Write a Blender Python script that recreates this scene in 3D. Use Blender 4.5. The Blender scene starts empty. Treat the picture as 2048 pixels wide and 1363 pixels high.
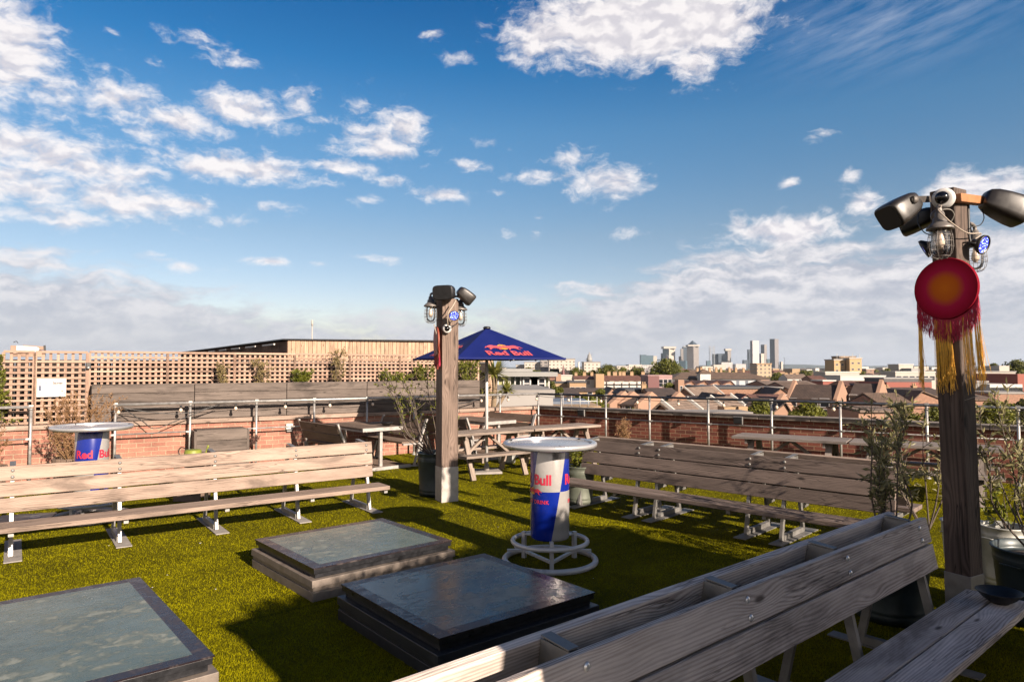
import bpy, bmesh, math, random
from mathutils import Vector, Matrix
random.seed(7)
SC = bpy.context.scene
COL = SC.collection
R = math.radians

# ---------------------------------------------------------------- camera
F = 1365.33            # focal length in pixels of the 2048 px wide photograph (24 mm on 36 mm)
CH = 1.80              # eye height over the roof turf
HZ = 735.0             # horizon row
PITCH = math.atan((HZ - 681.5) / F)
cam = bpy.data.cameras.new('camera')
cam.lens = 24.0; cam.sensor_width = 36.0; cam.clip_start = 0.05; cam.clip_end = 60000
camo = bpy.data.objects.new('camera', cam); COL.objects.link(camo)
camo.location = (0, 0, CH); camo.rotation_euler = (R(90) + PITCH, 0, 0)
SC.camera = camo
CP, SP = math.cos(PITCH), math.sin(PITCH)

def at(px, py, Y):
    "world point seen at pixel (px, py) of the photograph at forward distance Y"
    x = (px - 1024) / F; y = -(py - 681.5) / F
    r = (x, CP - SP * y, SP + CP * y); t = Y / r[1]
    return Vector((r[0] * t, Y, CH + r[2] * t))

# ---------------------------------------------------------------- node helper
class NT:
    def __init__(s, tree):
        s.t = tree; s.n = tree.nodes; s.l = tree.links
    def new(s, typ, **kw):
        n = s.n.new(typ)
        for k, v in kw.items(): setattr(n, k, v)
        return n
    def put(s, sock, v):
        if isinstance(v, bpy.types.NodeSocket): s.l.new(v, sock)
        elif v is not None:
            try: sock.default_value = v
            except Exception: sock.default_value = tuple(v) + (1,)
    def m(s, op, a, b=None, c=None, clamp=False):
        n = s.new('ShaderNodeMath', operation=op, use_clamp=clamp)
        for i, v in enumerate((a, b, c)):
            if v is not None: s.put(n.inputs[i], v)
        return n.outputs[0]
    def v(s, op, a, b=None, scale=None):
        n = s.new('ShaderNodeVectorMath', operation=op)
        s.put(n.inputs[0], a)
        if b is not None: s.put(n.inputs[1], b)
        if scale is not None: s.put(n.inputs['Scale'], scale)
        return n.outputs['Value'] if op in ('DOT_PRODUCT', 'LENGTH', 'DISTANCE') else n.outputs[0]
    def comb(s, x=0, y=0, z=0):
        n = s.new('ShaderNodeCombineXYZ')
        for i, v in enumerate((x, y, z)): s.put(n.inputs[i], v)
        return n.outputs[0]
    def sep(s, v):
        n = s.new('ShaderNodeSeparateXYZ'); s.put(n.inputs[0], v); return n.outputs
    def noise(s, vec, scale=5, detail=3, rough=.5, dist=0, color=False):
        n = s.new('ShaderNodeTexNoise'); s.put(n.inputs['Vector'], vec)
        n.inputs['Scale'].default_value = scale; n.inputs['Detail'].default_value = detail
        n.inputs['Roughness'].default_value = rough; n.inputs['Distortion'].default_value = dist
        return n.outputs['Color' if color else 'Fac']
    def voro(s, vec, scale=5, feature='F1', out='Distance', rnd=1):
        n = s.new('ShaderNodeTexVoronoi', feature=feature); s.put(n.inputs['Vector'], vec)
        n.inputs['Scale'].default_value = scale; n.inputs['Randomness'].default_value = rnd
        return n.outputs[out]
    def rng(s, v, a, b, c=0, d=1, smooth=False):
        n = s.new('ShaderNodeMapRange', interpolation_type='SMOOTHSTEP' if smooth else 'LINEAR')
        for i, x in enumerate((v, a, b, c, d)): s.put(n.inputs[i], x)
        return n.outputs[0]
    def mix(s, f, a, b, mode='MIX'):
        n = s.new('ShaderNodeMix', data_type='RGBA', blend_type=mode)
        s.put(n.inputs[0], f); s.put(n.inputs[6], a); s.put(n.inputs[7], b)
        return n.outputs[2]
    def ramp(s, f, stops):
        n = s.new('ShaderNodeValToRGB'); s.put(n.inputs[0], f)
        el = n.color_ramp.elements
        while len(el) > 2: el.remove(el[-1])
        for i, (p, c) in enumerate(stops):
            e = el[i] if i < 2 else el.new(p)
            e.position = p; e.color = (c[0], c[1], c[2], 1)
        return n.outputs[0]

# ---------------------------------------------------------------- world: sky texture + clouds by direction
SUN_AZ = R(141.9)      # clockwise from +Y : behind the camera, to the right
SUN_EL = R(22.2)
EXPO = 1.55
SKY_STRENGTH = 0.05
w = bpy.data.worlds.new('World'); SC.world = w; w.use_nodes = True
W = NT(w.node_tree); W.n.clear()
def azel(px, py):
    p = at(px, py, 1.0) - Vector((0, 0, CH))
    return math.degrees(math.atan2(p.x, p.y)), math.degrees(math.atan2(p.z, math.hypot(p.x, p.y)))
tc = W.new('ShaderNodeTexCoord')
x, y, z = W.sep(tc.outputs['Generated'])
az = W.m('MULTIPLY', W.m('ARCTAN2', x, y), 57.2958)
el = W.m('MULTIPLY', W.m('ARCSINE', z), 57.2958)
P = W.comb(az, el, 0)
sky = W.new('ShaderNodeTexSky', sky_type='NISHITA', sun_disc=False, sun_elevation=SUN_EL, sun_rotation=SUN_AZ,
            altitude=50, air_density=1.0, dust_density=0.6, ozone_density=2.2)
hs = W.new('ShaderNodeHueSaturation'); W.put(hs.inputs['Color'], sky.outputs[0])
hs.inputs['Saturation'].default_value = 1.25; hs.inputs['Value'].default_value = 1.0
tint = W.ramp(W.m('DIVIDE', el, 60, clamp=True), [(0, (1.0, .84, .86)), (.10, (1.10, .84, .82)), (.18, (1.08, .83, .75)), (.32, (.74, .86, .86)), (.40, (.27, .70, .84)), (.47, (.13, .58, .78)), (.62, (.16, .50, .68)), (1, (.16, .45, .6))])
skyc = W.mix(1.0, hs.outputs[0], tint, 'MULTIPLY')
blobs = [  # centre px, radii px, weight : where clouds stand in the sky
 (1290,45,190,75,1.7),(1420,50,90,70,1.3),(1080,75,80,58,1.05),(1385,115,55,50,1.1),(868,72,28,15,.8),(925,112,55,22,.55),(985,100,25,14,.5),
 (15,90,110,120,1.05),(60,40,60,60,.5),(90,180,95,60,.75),(230,195,90,60,.78),(60,300,200,55,1.0),(150,330,190,38,.95),(40,370,180,55,.9),(250,400,140,42,.95),
 (90,430,140,30,.8),(375,245,80,34,.95),(490,220,95,40,1.0),(595,205,40,45,.8),(290,265,60,22,.75),(470,335,150,30,1.05),(360,408,80,18,.9),(560,360,50,18,.7),
 (225,235,120,40,.55),(760,285,90,42,.9),(800,250,60,45,.85),(715,215,35,40,.6),(690,335,75,18,.95),(640,240,90,14,.5),(940,332,42,14,.9),(890,390,58,14,.95),(780,362,38,14,.85),
 (740,398,45,12,.65),(545,415,60,16,.7),(450,440,60,12,.6),(415,478,30,7,.6),(400,80,70,26,.6),(460,115,55,24,.65),(330,60,30,18,.5),(150,105,60,18,.55),(225,65,22,10,.5),
 (1215,365,80,36,1.0),(1140,318,55,26,.72),(1090,355,60,20,.75),(990,290,40,12,.6),(990,385,30,10,.6),(1130,350,45,12,.7),
 (1583,366,22,13,.9),(1705,350,24,14,.95),(1728,405,42,24,1.0),(1660,418,30,16,.6),(1250,462,42,15,.75),(1080,435,16,10,.6),(1015,465,22,16,.6),(1070,475,16,14,.6),(1650,270,40,16,.45),
 (1570,462,110,30,1.1),(1480,455,28,24,.9),(1940,375,95,34,1.05),(2030,370,70,36,.95),(540,522,58,9,.85),(760,517,45,10,.85),(640,527,30,7,.65),(385,535,60,12,.75),(290,507,40,8,.6),(310,125,34,12,.45)]
m = None
for cx, cy, rx, ry, wt in blobs:
    a, e = azel(cx, cy); a2, e2 = azel(cx + rx, cy); a3, e3 = azel(cx, cy - ry)
    q = W.v('MULTIPLY', W.v('SUBTRACT', P, (a, e, 0)), (1 / max(.3, (a2 - a) * 1.16), 1 / max(.2, (e3 - e) * 1.16), 0))
    if rx < 50: wt *= .9; rx *= 1.25; ry *= 1.25
    g = W.m('MULTIPLY', W.m('EXPONENT', W.m('MULTIPLY', W.v('DOT_PRODUCT', q, q), -.95)), wt)
    m = g if m is None else W.m('MAXIMUM', m, g)
# broken cloud, unseen, added behind the viewer to neutralise and fill the shade
back = W.m('MULTIPLY', W.m('MULTIPLY', W.rng(W.m('ABSOLUTE', az), 46, 60, 0, 1, True), W.rng(el, 22, 46, 1, 0, True)), .66)
m = W.m('MAXIMUM', m, back)
warp = W.noise(P, .22, 4, .6, 0, True)
Pw = W.v('ADD', P, W.v('SCALE', W.v('SUBTRACT', warp, (.5, .5, .5)), scale=2.6))
Ps = W.v('MULTIPLY', Pw, (.55, 1.25, 1))
n1 = W.noise(Ps, .80, 10, .64)
n2 = W.noise(W.v('ADD', Ps, (.30, .50, 0)), .80, 10, .64)
dens = W.rng(W.m('ADD', W.m('SUBTRACT', m, .50), W.m('MULTIPLY', W.m('SUBTRACT', n1, .5), 1.85)), -.20, .56, 0, 1, True)
# long grey banks low over the horizon
n1b = W.noise(Ps, .80, 2.5, .5); n2b = W.noise(W.v('ADD', Ps, (.35, .65, 0)), .80, 2.5, .5)
n3 = W.noise(W.v('MULTIPLY', Pw, (.28, 1.5, 1)), .55, 6, .55)
bank_top = W.m('ADD', W.rng(az, -6, 22, 4.4, 10.2, True), W.rng(az, -38, -12, 3.8, 0, True))
bank = W.rng(W.m('ADD', W.m('SUBTRACT', bank_top, el), W.m('MULTIPLY', W.m('SUBTRACT', n3, .5), 11.0)), -.8, 2.4, 0, 1, True)
bank = W.m('MULTIPLY', bank, .93)
a, e = azel(1790, 40)
cq = W.v('MULTIPLY', W.v('SUBTRACT', P, (a, e, 0)), (1 / 7.5, 1 / 2.6, 0))
streak = W.noise(W.comb(W.m('ADD', W.m('MULTIPLY', az, .25), W.m('MULTIPLY', el, -.1)), W.m('SUBTRACT', W.m('MULTIPLY', el, 1.3), W.m('MULTIPLY', az, .28)), 0), 1.0, 6, .6)
cir = W.m('MULTIPLY', W.m('MULTIPLY', W.m('EXPONENT', W.m('MULTIPLY', W.v('DOT_PRODUCT', cq, cq), -1)), W.rng(streak, .36, .95)), .55)
rel = W.rng(W.m('ADD', W.m('ADD', W.m('MULTIPLY', W.m('SUBTRACT', n1b, n2b), .8), W.m('MULTIPLY', W.m('SUBTRACT', n1, n2), .35)), W.m('MULTIPLY', W.m('SUBTRACT', .75, dens), .10)), -.17, .12, 0, 1, True)
core = W.rng(dens, .3, 1.0, .0, 1)
warmback = W.rng(W.m('ABSOLUTE', az), 48, 75)
white = W.mix(rel, (4.9, 4.75, 5.15, 1), (6.9, 6.6, 6.6, 1))
white = W.mix(W.rng(el, 14, 26), white, W.mix(rel, (5.0, 4.8, 5.1, 1), (6.9, 6.55, 6.5, 1)))
bankc = W.mix(W.rng(W.m('ADD', W.m('MULTIPLY', n1, .5), W.m('MULTIPLY', n3, .5)), .40, .62, 0, 1, True), (3.3, 3.5, 4.1, 1), (6.2, 6.0, 6.1, 1))
bankc = W.mix(W.rng(el, 0, 7), (3.9, 4.1, 4.6, 1), bankc)
c = W.mix(bank, skyc, bankc)
c = W.mix(cir, c, (5.5, 5.7, 6.4, 1))
white = W.mix(1.0, white, W.mix(warmback, (1, 1, 1, 1), (2.5, 2.1, 1.65, 1)), 'MULTIPLY')  # unseen clouds behind the viewer brightened and warmed to fill the shade
c = W.mix(W.m('MULTIPLY', dens, .96), c, white)
below = W.rng(el, -1.5, -.2)
c = W.mix(below, (.8, .75, .7, 1), c)
bg = W.new('ShaderNodeBackground'); W.put(bg.inputs[0], c); bg.inputs[1].default_value = SKY_STRENGTH
wo = W.new('ShaderNodeOutputWorld'); W.l.new(bg.outputs[0], wo.inputs[0])

sd = Vector((math.sin(SUN_AZ) * math.cos(SUN_EL), math.cos(SUN_AZ) * math.cos(SUN_EL), math.sin(SUN_EL)))
sun = bpy.data.lights.new('sun', 'SUN'); sun.energy = 5.0; sun.angle = R(.53); sun.color = (1.0, .83, .675)
suno = bpy.data.objects.new('sun', sun); COL.objects.link(suno)
suno.location = sd * 50; suno.rotation_euler = sd.to_track_quat('Z', 'Y').to_euler()
SC.view_settings.view_transform = 'Standard'; SC.view_settings.look = 'None'
SC.view_settings.exposure = EXPO; SC.view_settings.gamma = 1
SC.cycles.use_adaptive_sampling = True; SC.cycles.use_denoising = True
SC.cycles.max_bounces = 6; SC.cycles.transparent_max_bounces = 16; SC.cycles.volume_bounces = 0

# ---------------------------------------------------------------- materials
MT = {}
ALB, ALB_M = .50, .70       # base colours are given for a brighter exposure; scale them to the one in use
ALB_KEEP = {'crimson_orange_dyed_disc': .55, 'golden_fringe': .75, 'polished_bolt': .9, 'weathered_bench_wood': .86, 'grimy_skylight_glass': 1.0, 'dark_fritted_glass_edge': .6}
def mat(name, fn):
    if name in MT: return MT[name]
    m = bpy.data.materials.new(name); m.use_nodes = True
    N = NT(m.node_tree); N.n.clear()
    bs = N.new('ShaderNodeBsdfPrincipled'); o = N.new('ShaderNodeOutputMaterial'); N.l.new(bs.outputs[0], o.inputs[0])
    N.bs = bs; N.out = o
    fn(N, bs)
    k = ALB_KEEP.get(name, ALB_M if bs.inputs['Metallic'].default_value > .3 else ALB)
    if bs.inputs['Transmission Weight'].default_value < .5:
        s_ = bs.inputs['Base Color']
        if s_.is_linked:
            src = s_.links[0].from_socket; N.put(s_, N.v('SCALE', src, scale=k))
            for tr in [n for n in N.n if n.type == 'BSDF_TRANSLUCENT']: N.put(tr.inputs[0], N.v('SCALE', src, scale=k))
        else: s_.default_value = tuple(a * k for a in s_.default_value[:3]) + (1,)
    MT[name] = m; return m
def bump(N, h, strength=.5, dist=.01):
    b = N.new('ShaderNodeBump'); N.put(b.inputs['Height'], h)
    b.inputs['Strength'].default_value = strength; b.inputs['Distance'].default_value = dist
    N.l.new(b.outputs[0], N.bs.inputs['Normal'])
def objc(N):
    return N.new('ShaderNodeTexCoord').outputs['Object']
def plain(name, col, rough=.6, metal=0, var=.12, scale=8, spec=.5, bmp=0, bscale=60):
    def f(N, b):
        c = objc(N)
        n = N.noise(c, scale, 5, .6)
        k = N.rng(n, .3, .7, 1 - var, 1 + var)
        N.put(b.inputs['Base Color'], N.v('SCALE', tuple(col), scale=k))
        N.put(b.inputs['Roughness'], N.rng(n, .3, .7, max(.02, rough - .08), min(1, rough + .1)))
        b.inputs['Metallic'].default_value = metal
        b.inputs['Specular IOR Level'].default_value = spec
        if bmp: bump(N, N.noise(c, bscale, 4), bmp, .005)
    return mat(name, f)
def wood(name, dark, light, crack=.75, knots=.9, rough=.82, tint=None, ring=1.0):
    def f(N, b):
        uv = N.new('ShaderNodeUVMap').outputs[0]
        u, v, _ = N.sep(uv)
        pid = N.m('FLOOR', N.m('DIVIDE', v, 3.0))                    # every plank sits in its own 3 m wide lane of v
        seed = N.m('MULTIPLY', pid, 7.13)
        # knots: sparse, small, slightly drawn out along the board
        kv = N.comb(N.m('ADD', N.m('MULTIPLY', u, 2.0), seed), N.m('MULTIPLY', v, 6.5), 0)
        kd = N.voro(kv, 1.0)
        knot = N.rng(kd, .04, .125, 1, 0, True)
        halo = N.rng(kd, .0, .50, 1, 0, True)
        low = N.noise(N.comb(N.m('ADD', N.m('MULTIPLY', u, .55), seed), N.m('MULTIPLY', v, 4), 0), 1.0, 2, .5)
        wv = N.m('ADD', N.m('ADD', N.m('MULTIPLY', v, 430.0 * ring), N.m('MULTIPLY', low, 46.0)), N.m('MULTIPLY', halo, 15.0))
        r1 = N.m('SINE', wv)
        ringm = N.m('MULTIPLY', N.rng(r1, -.6, 1.0, 0, 1), N.rng(low, .35, .62, .35, 1.0))
        fine = N.noise(N.comb(N.m('ADD', N.m('MULTIPLY', u, 5.0), seed), N.m('MULTIPLY', v, 420), 0), 1.0, 3, .6)
        blot = N.noise(N.comb(N.m('ADD', N.m('MULTIPLY', u, 1.6), seed), N.m('MULTIPLY', v, 11), 0), 1.0, 6, .65)
        f1 = N.m('ADD', N.m('MULTIPLY', N.m('SUBTRACT', 1.0, ringm), .30), N.m('MULTIPLY', fine, .30))
        f1 = N.m('ADD', f1, N.m('MULTIPLY', N.rng(blot, .25, .75), .50))
        col = N.mix(N.rng(f1, .22, .90, 0, 1), tuple(dark) + (1,), tuple(light) + (1,))
        wn = N.new('ShaderNodeTexWhiteNoise', noise_dimensions='1D'); N.put(wn.inputs['W'], pid)
        col = N.v('SCALE', col, scale=N.rng(wn.outputs[0], 0, 1, .82, 1.14))
        col = N.mix(N.m('MULTIPLY', knot, knots), col, tuple(a * .38 for a in dark) + (1,))
        st = N.noise(N.comb(N.m('ADD', N.m('MULTIPLY', u, 1.1), N.m('MULTIPLY', seed, 1.7)), N.m('MULTIPLY', v, 3.5), 0), 1.0, 5, .62, .6)
        col = N.v('SCALE', col, scale=N.rng(st, .52, .72, 1.0, .52, True))
        ck = N.noise(N.comb(N.m('ADD', N.m('MULTIPLY', u, .8), seed), N.m('MULTIPLY', v, 16), 0), 1.0, 3, .55)
        ckm = N.m('MULTIPLY', N.rng(N.m('ABSOLUTE', N.m('SUBTRACT', ck, .5)), .0, .016, 1, 0), N.rng(low, .42, .6))
        col = N.mix(N.m('MULTIPLY', ckm, crack), col, tuple(a * .2 for a in dark) + (1,))
        N.put(b.inputs['Base Color'], col)
        b.inputs['Roughness'].default_value = rough; b.inputs['Specular IOR Level'].default_value = .3
        h = N.m('SUBTRACT', N.m('ADD', N.m('MULTIPLY', fine, .5), N.m('MULTIPLY', ringm, .35)), N.m('ADD', N.m('MULTIPLY', ckm, 1.2), N.m('MULTIPLY', knot, .5)))
        bump(N, h, .55, .004)
    return mat(name, f)
W_GREY = wood('weathered_bench_wood', (.17, .13, .112), (.86, .76, .68))
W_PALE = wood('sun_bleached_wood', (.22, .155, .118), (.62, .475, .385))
W_DARK = wood('dark_weathered_wood', (.085, .068, .058), (.27, .22, .19))
W_BROWN = wood('brown_table_wood', (.13, .085, .06), (.36, .26, .20))
W_WARM = wood('warm_cedar_wood', (.42, .25, .15), (.78, .56, .40), crack=.3)
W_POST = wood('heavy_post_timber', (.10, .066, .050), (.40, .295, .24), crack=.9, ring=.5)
W_SLAT = wood('trellis_batten_wood', (.38, .235, .165), (.63, .44, .34), crack=.2, knots=.5)
W_POSTD = wood('dark_post_timber', (.04, .028, .022), (.22, .16, .13), crack=.9, ring=.5)  # post timber darkened for the right post, its shade put into the colour
W_ORANGE = plain('orange_timber_block', (.50, .20, .07), .6, 0, .15, 20)
GALV = plain('galvanised_steel', (.40, .39, .375), .5, .6, .25, 14)
GALVD = plain('dull_grey_steel', (.25, .245, .235), .55, .6, .25, 10)
PAINTW = plain('white_painted_steel', (.74, .73, .72), .30, .1, .05, 6)
SILVER = plain('silver_table_metal', (.62, .62, .63), .28, .65, .06, 5)
BLACKP = plain('black_plastic', (.012, .012, .014), .42, 0, .2, 10)
BROWNP = plain('bronze_speaker_plastic', (.026, .022, .019), .38, 0, .2, 10)
BLACKM = plain('black_metal', (.02, .02, .022), .4, .4, .2, 20)
RAILM = plain('dark_rail_tube', (.10, .11, .13), .42, .7, .3, 12)
WHITEP = plain('white_plastic', (.75, .74, .72), .35, 0, .04, 6)
DOMEB = plain('smoked_dome', (.006, .006, .008), .06, 0, .0, 5)
CONC = plain('pale_concrete', (.40, .37, .34), .85, 0, .22, 12, bmp=.4)
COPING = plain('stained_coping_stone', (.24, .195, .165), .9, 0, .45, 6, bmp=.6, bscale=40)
BIN = plain('dark_green_steel', (.030, .045, .050), .45, .3, .25, 8)
BINL = plain('pale_galvanised_bucket', (.44, .45, .42), .5, .5, .2, 8)
CABW = plain('beige_cable', (.50, .42, .34), .6, 0, .1, 30)
SOIL = plain('dark_soil', (.05, .035, .025), .95, 0, .3, 40, bmp=.6)
LAMPG = plain('grey_lamp_metal', (.20, .18, .165), .5, .5, .2, 20)
BLUEF = plain('royal_blue_canvas', (.003, .013, .145), .75, 0, .10, 3, spec=.2)
RED = plain('red_lettering', (.66, .025, .07), .5, 0, .03, 3)
YEL = plain('yellow_sun_disc', (.85, .42, .04), .5, 0, .05, 3)
FRAME = plain('black_skylight_frame', (.020, .021, .025), .35, .3, .3, 20)
BOLT = plain('polished_bolt', (.75, .74, .72), .3, .6, .05, 20)
KERB = plain('grey_skylight_kerb', (.27, .225, .19), .6, .2, .3, 12, bmp=.2)
WHT = plain('white_render', (.70, .68, .64), .8, 0, .08, .5)

def _glass(N, b):
    c = objc(N)
    b.inputs['Base Color'].default_value = (.9, .9, .9, 1); b.inputs['Roughness'].default_value = .03
    b.inputs['Transmission Weight'].default_value = 1.0; b.inputs['IOR'].default_value = 1.12
    tr = N.new('ShaderNodeBsdfTransparent'); gl = N.new('ShaderNodeBsdfGlossy'); gl.inputs['Roughness'].default_value = .05
    fr = N.new('ShaderNodeFresnel'); fr.inputs[0].default_value = 1.5; mx = N.new('ShaderNodeMixShader')
    N.put(mx.inputs[0], N.m('ADD', N.m('MULTIPLY', fr.outputs[0], .9), .04)); N.l.new(tr.outputs[0], mx.inputs[1]); N.l.new(gl.outputs[0], mx.inputs[2]); N.l.new(mx.outputs[0], N.out.inputs[0])
GLASS = mat('clear_lamp_glass', _glass)
def _fil(N, b):
    b.inputs['Base Color'].default_value = (.9, .5, .25, 1)
    b.inputs['Emission Color'].default_value = (1, .42, .2, 1); b.inputs['Emission Strength'].default_value = .8
FILA = mat('warm_filament', _fil)
def _bulb(N, b):
    b.inputs['Base Color'].default_value = (.92, .75, .6, 1); b.inputs['Roughness'].default_value = .15
BULB = mat('festoon_bulb_glass', _bulb)
def _led(N, b):
    c = objc(N)
    d = N.voro(c, 75)
    k = N.rng(d, .15, .5, 1, 0, True)
    b.inputs['Base Color'].default_value = (.05, .06, .5, 1)
    N.put(b.inputs['Emission Color'], N.mix(k, (.03, .05, .75, 1), (.45, .55, 1.0, 1)))
    N.put(b.inputs['Emission Strength'], N.rng(k, 0, 1, .35, 1.8)); b.inputs['Roughness'].default_value = .2
LED = mat('blue_led_lens', _led)

def turf_wear(N):
    "worn patches and the joins between two metre wide rolls, by place on the roof"
    g = N.new('ShaderNodeNewGeometry').outputs['Position']; x, y, z = N.sep(g)
    s = N.m('ADD', N.m('MULTIPLY', x, -.652), N.m('MULTIPLY', y, .758)); wob = N.m('MULTIPLY', N.noise(g, 1.5, 3), .02)
    f = N.m('ABSOLUTE', N.m('SUBTRACT', N.m('FRACT', N.m('ADD', N.m('DIVIDE', s, 2.0), wob)), .5))
    seam = N.rng(f, .0, .012, .62, 1.0)
    big = N.rng(N.noise(g, .7, 4, .62), .35, .68, .80, 1.10, True); mid = N.rng(N.noise(g, 4.5, 5, .7, .5), .40, .72, 1.06, .80, True)
    return N.m('MULTIPLY', seam, N.m('MULTIPLY', big, mid))
def _turf(N, b):
    g = N.new('ShaderNodeNewGeometry').outputs['Position']
    n1 = N.noise(g, .9, 4, .6); n2 = N.noise(g, 55, 4, .7); n3 = N.noise(g, 260, 3, .7); n4 = N.noise(g, 6, 4, .6)
    col = N.mix(N.rng(n2, .3, .7), (.07, .066, .001, 1), (.27, .25, .003, 1))
    col = N.mix(N.m('MULTIPLY', N.rng(n3, .45, .75), .5), col, (.48, .44, .008, 1))
    col = N.v('SCALE', col, scale=N.m('MULTIPLY', N.rng(n1, .3, .7, .82, 1.15), N.rng(n4, .3, .7, .88, 1.1)))
    N.put(b.inputs['Base Color'], N.v('SCALE', col, scale=turf_wear(N)))
    b.inputs['Roughness'].default_value = .85; b.inputs['Specular IOR Level'].default_value = .05
    bump(N, N.m('ADD', n2, N.m('MULTIPLY', n3, .8)), 1.0, .022)
TURF = mat('artificial_turf', _turf)
def leafmat(name, c1, c2, trans=.35, rough=.45, sc=3.0, spec=.35):
    def f(N, b):
        g = N.new('ShaderNodeNewGeometry')
        n = N.noise(g.outputs['Position'], sc, 3, .6)
        rnd = g.outputs['Random Per Island']
        k = N.m('ADD', N.m('MULTIPLY', N.rng(n, .3, .7), .5), N.m('MULTIPLY', rnd, .5))
        col = N.mix(k, c1 + (1,), c2 + (1,))
        if name == 'turf_blades': col = N.v('SCALE', col, scale=turf_wear(N))
        N.put(b.inputs['Base Color'], col); b.inputs['Roughness'].default_value = rough
        b.inputs['Specular IOR Level'].default_value = spec
        tr = N.new('ShaderNodeBsdfTranslucent'); N.put(tr.inputs[0], col)
        mx = N.new('ShaderNodeMixShader'); mx.inputs[0].default_value = trans
        N.l.new(b.outputs[0], mx.inputs[1]); N.l.new(tr.outputs[0], mx.inputs[2]); N.l.new(mx.outputs[0], N.out.inputs[0])
    return mat(name, f)
BLADE = leafmat('turf_blades', (.24, .225, .0015), (.56, .515, .004), .25, .8, 2, .06)
OLIVE = leafmat('olive_leaves', (.12, .12, .035), (.62, .56, .28))
DRY = leafmat('dry_leaves', (.28, .14, .06), (.52, .32, .16), .2, .7)
GREENL = leafmat('bright_leaves', (.10, .13, .012), (.36, .38, .05))
PALML = leafmat('palm_leaves', (.09, .13, .02), (.55, .52, .14))
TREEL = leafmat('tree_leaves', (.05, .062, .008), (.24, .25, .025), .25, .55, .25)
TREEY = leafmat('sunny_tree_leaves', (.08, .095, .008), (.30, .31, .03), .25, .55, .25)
REDL = leafmat('reddish_leaves', (.12, .05, .03), (.35, .20, .10), .2, .6)
BARK = plain('bark', (.13, .10, .08), .9, 0, .3, 25, bmp=.5)
BARKP = plain('palm_bark', (.30, .22, .14), .9, 0, .3, 30, bmp=.5)

def brick(name, c1, c2, mortar, scale=1.0, rough=.85, uvmode=True, stain=.25):
    def f(N, b):
        uv = N.new('ShaderNodeUVMap').outputs[0]
        t = N.new('ShaderNodeTexBrick', offset=.5); N.put(t.inputs['Vector'], uv)
        for k_, v_ in (('Scale', scale), ('Mortar Size', .0065), ('Mortar Smooth', .2), ('Bias', 0.0), ('Brick Width', .225), ('Row Height', .075)):
            t.inputs[k_].default_value = v_
        for k_, v_ in (('Color1', c1), ('Color2', c2), ('Mortar', mortar)): t.inputs[k_].default_value = v_ + (1,)
        n = N.noise(uv, 3, 5, .6); n2 = N.noise(uv, 45, 4, .6)
        col = N.v('SCALE', t.outputs[0], scale=N.m('MULTIPLY', N.rng(n, .3, .7, 1 - stain, 1 + stain), N.rng(n2, .3, .7, .82, 1.18)))
        N.put(b.inputs['Base Color'], col); b.inputs['Roughness'].default_value = rough
        bump(N, N.m('SUBTRACT', N.m('MULTIPLY', n2, .4), t.outputs['Fac']), .8, .006)
    return mat(name, f)
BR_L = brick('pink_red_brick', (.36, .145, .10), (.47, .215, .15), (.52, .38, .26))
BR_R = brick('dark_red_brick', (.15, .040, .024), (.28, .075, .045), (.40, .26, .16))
BR_H = brick('house_red_brick', (.33, .165, .10), (.40, .22, .14), (.40, .26, .20))
BR_Y = brick('yellow_stock_brick', (.44, .29, .16), (.54, .38, .22), (.45, .34, .24))

def _tile(c1, c2):
    def f(N, b):
        uv = N.new('ShaderNodeUVMap').outputs[0]
        t = N.new('ShaderNodeTexBrick', offset=.5); N.put(t.inputs['Vector'], uv)
        for k_, v_ in (('Scale', 1.0), ('Mortar Size', .02), ('Brick Width', .33), ('Row Height', .28)): t.inputs[k_].default_value = v_
        for k_, v_ in (('Color1', c1), ('Color2', c2), ('Mortar', tuple(a * .35 for a in c1))): t.inputs[k_].default_value = v_ + (1,)
        n = N.noise(uv, .7, 5, .65)
        N.put(b.inputs['Base Color'], N.v('SCALE', t.outputs[0], scale=N.rng(n, .3, .7, .65, 1.35)))
        b.inputs['Roughness'].default_value = .85
        bump(N, t.outputs['Fac'], -.4, .02)
    return f
TILE_D = mat('dark_roof_tiles', _tile((.085, .055, .042), (.12, .08, .062)))
TILE_B = mat('brown_roof_tiles', _tile((.17, .11, .075), (.22, .145, .10)))
TILE_R = mat('red_roof_tiles', _tile((.17, .072, .050), (.23, .10, .07)))
TILE_G = mat('grey_roof_tiles', _tile((.23, .165, .125), (.30, .22, .17)))
PINK = plain('pink_gable_render', (.44, .265, .18), .85, 0, .12, .4)
CREAM = plain('cream_cladding', (.56, .52, .46), .8, 0, .08, .2)
SAND = plain('sand_brick_far', (.50, .33, .19), .85, 0, .12, .2)
MAROON = plain('maroon_cladding', (.20, .075, .075), .6, 0, .1, .3)
PINKM = plain('pink_metal_cladding', (.42, .25, .24), .6, 0, .1, .3)
REDC = plain('red_rendered_wall', (.36, .11, .08), .8, 0, .08, .3)
GREYC = plain('grey_cladding', (.36, .36, .35), .6, 0, .06, 2)
DGREY = plain('dark_grey_cladding', (.05, .05, .055), .6, 0, .1, .5)
LEADG = plain('grey_flat_roof', (.34, .32, .30), .8, 0, .15, .4)
WINF = plain('white_window_frame', (.72, .71, .70), .5, 0, .03, 2)
def _wing(N, b):
    b.inputs['Base Color'].default_value = (.03, .035, .045, 1); b.inputs['Roughness'].default_value = .12
WING = mat('dark_window_glass', _wing)
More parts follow.
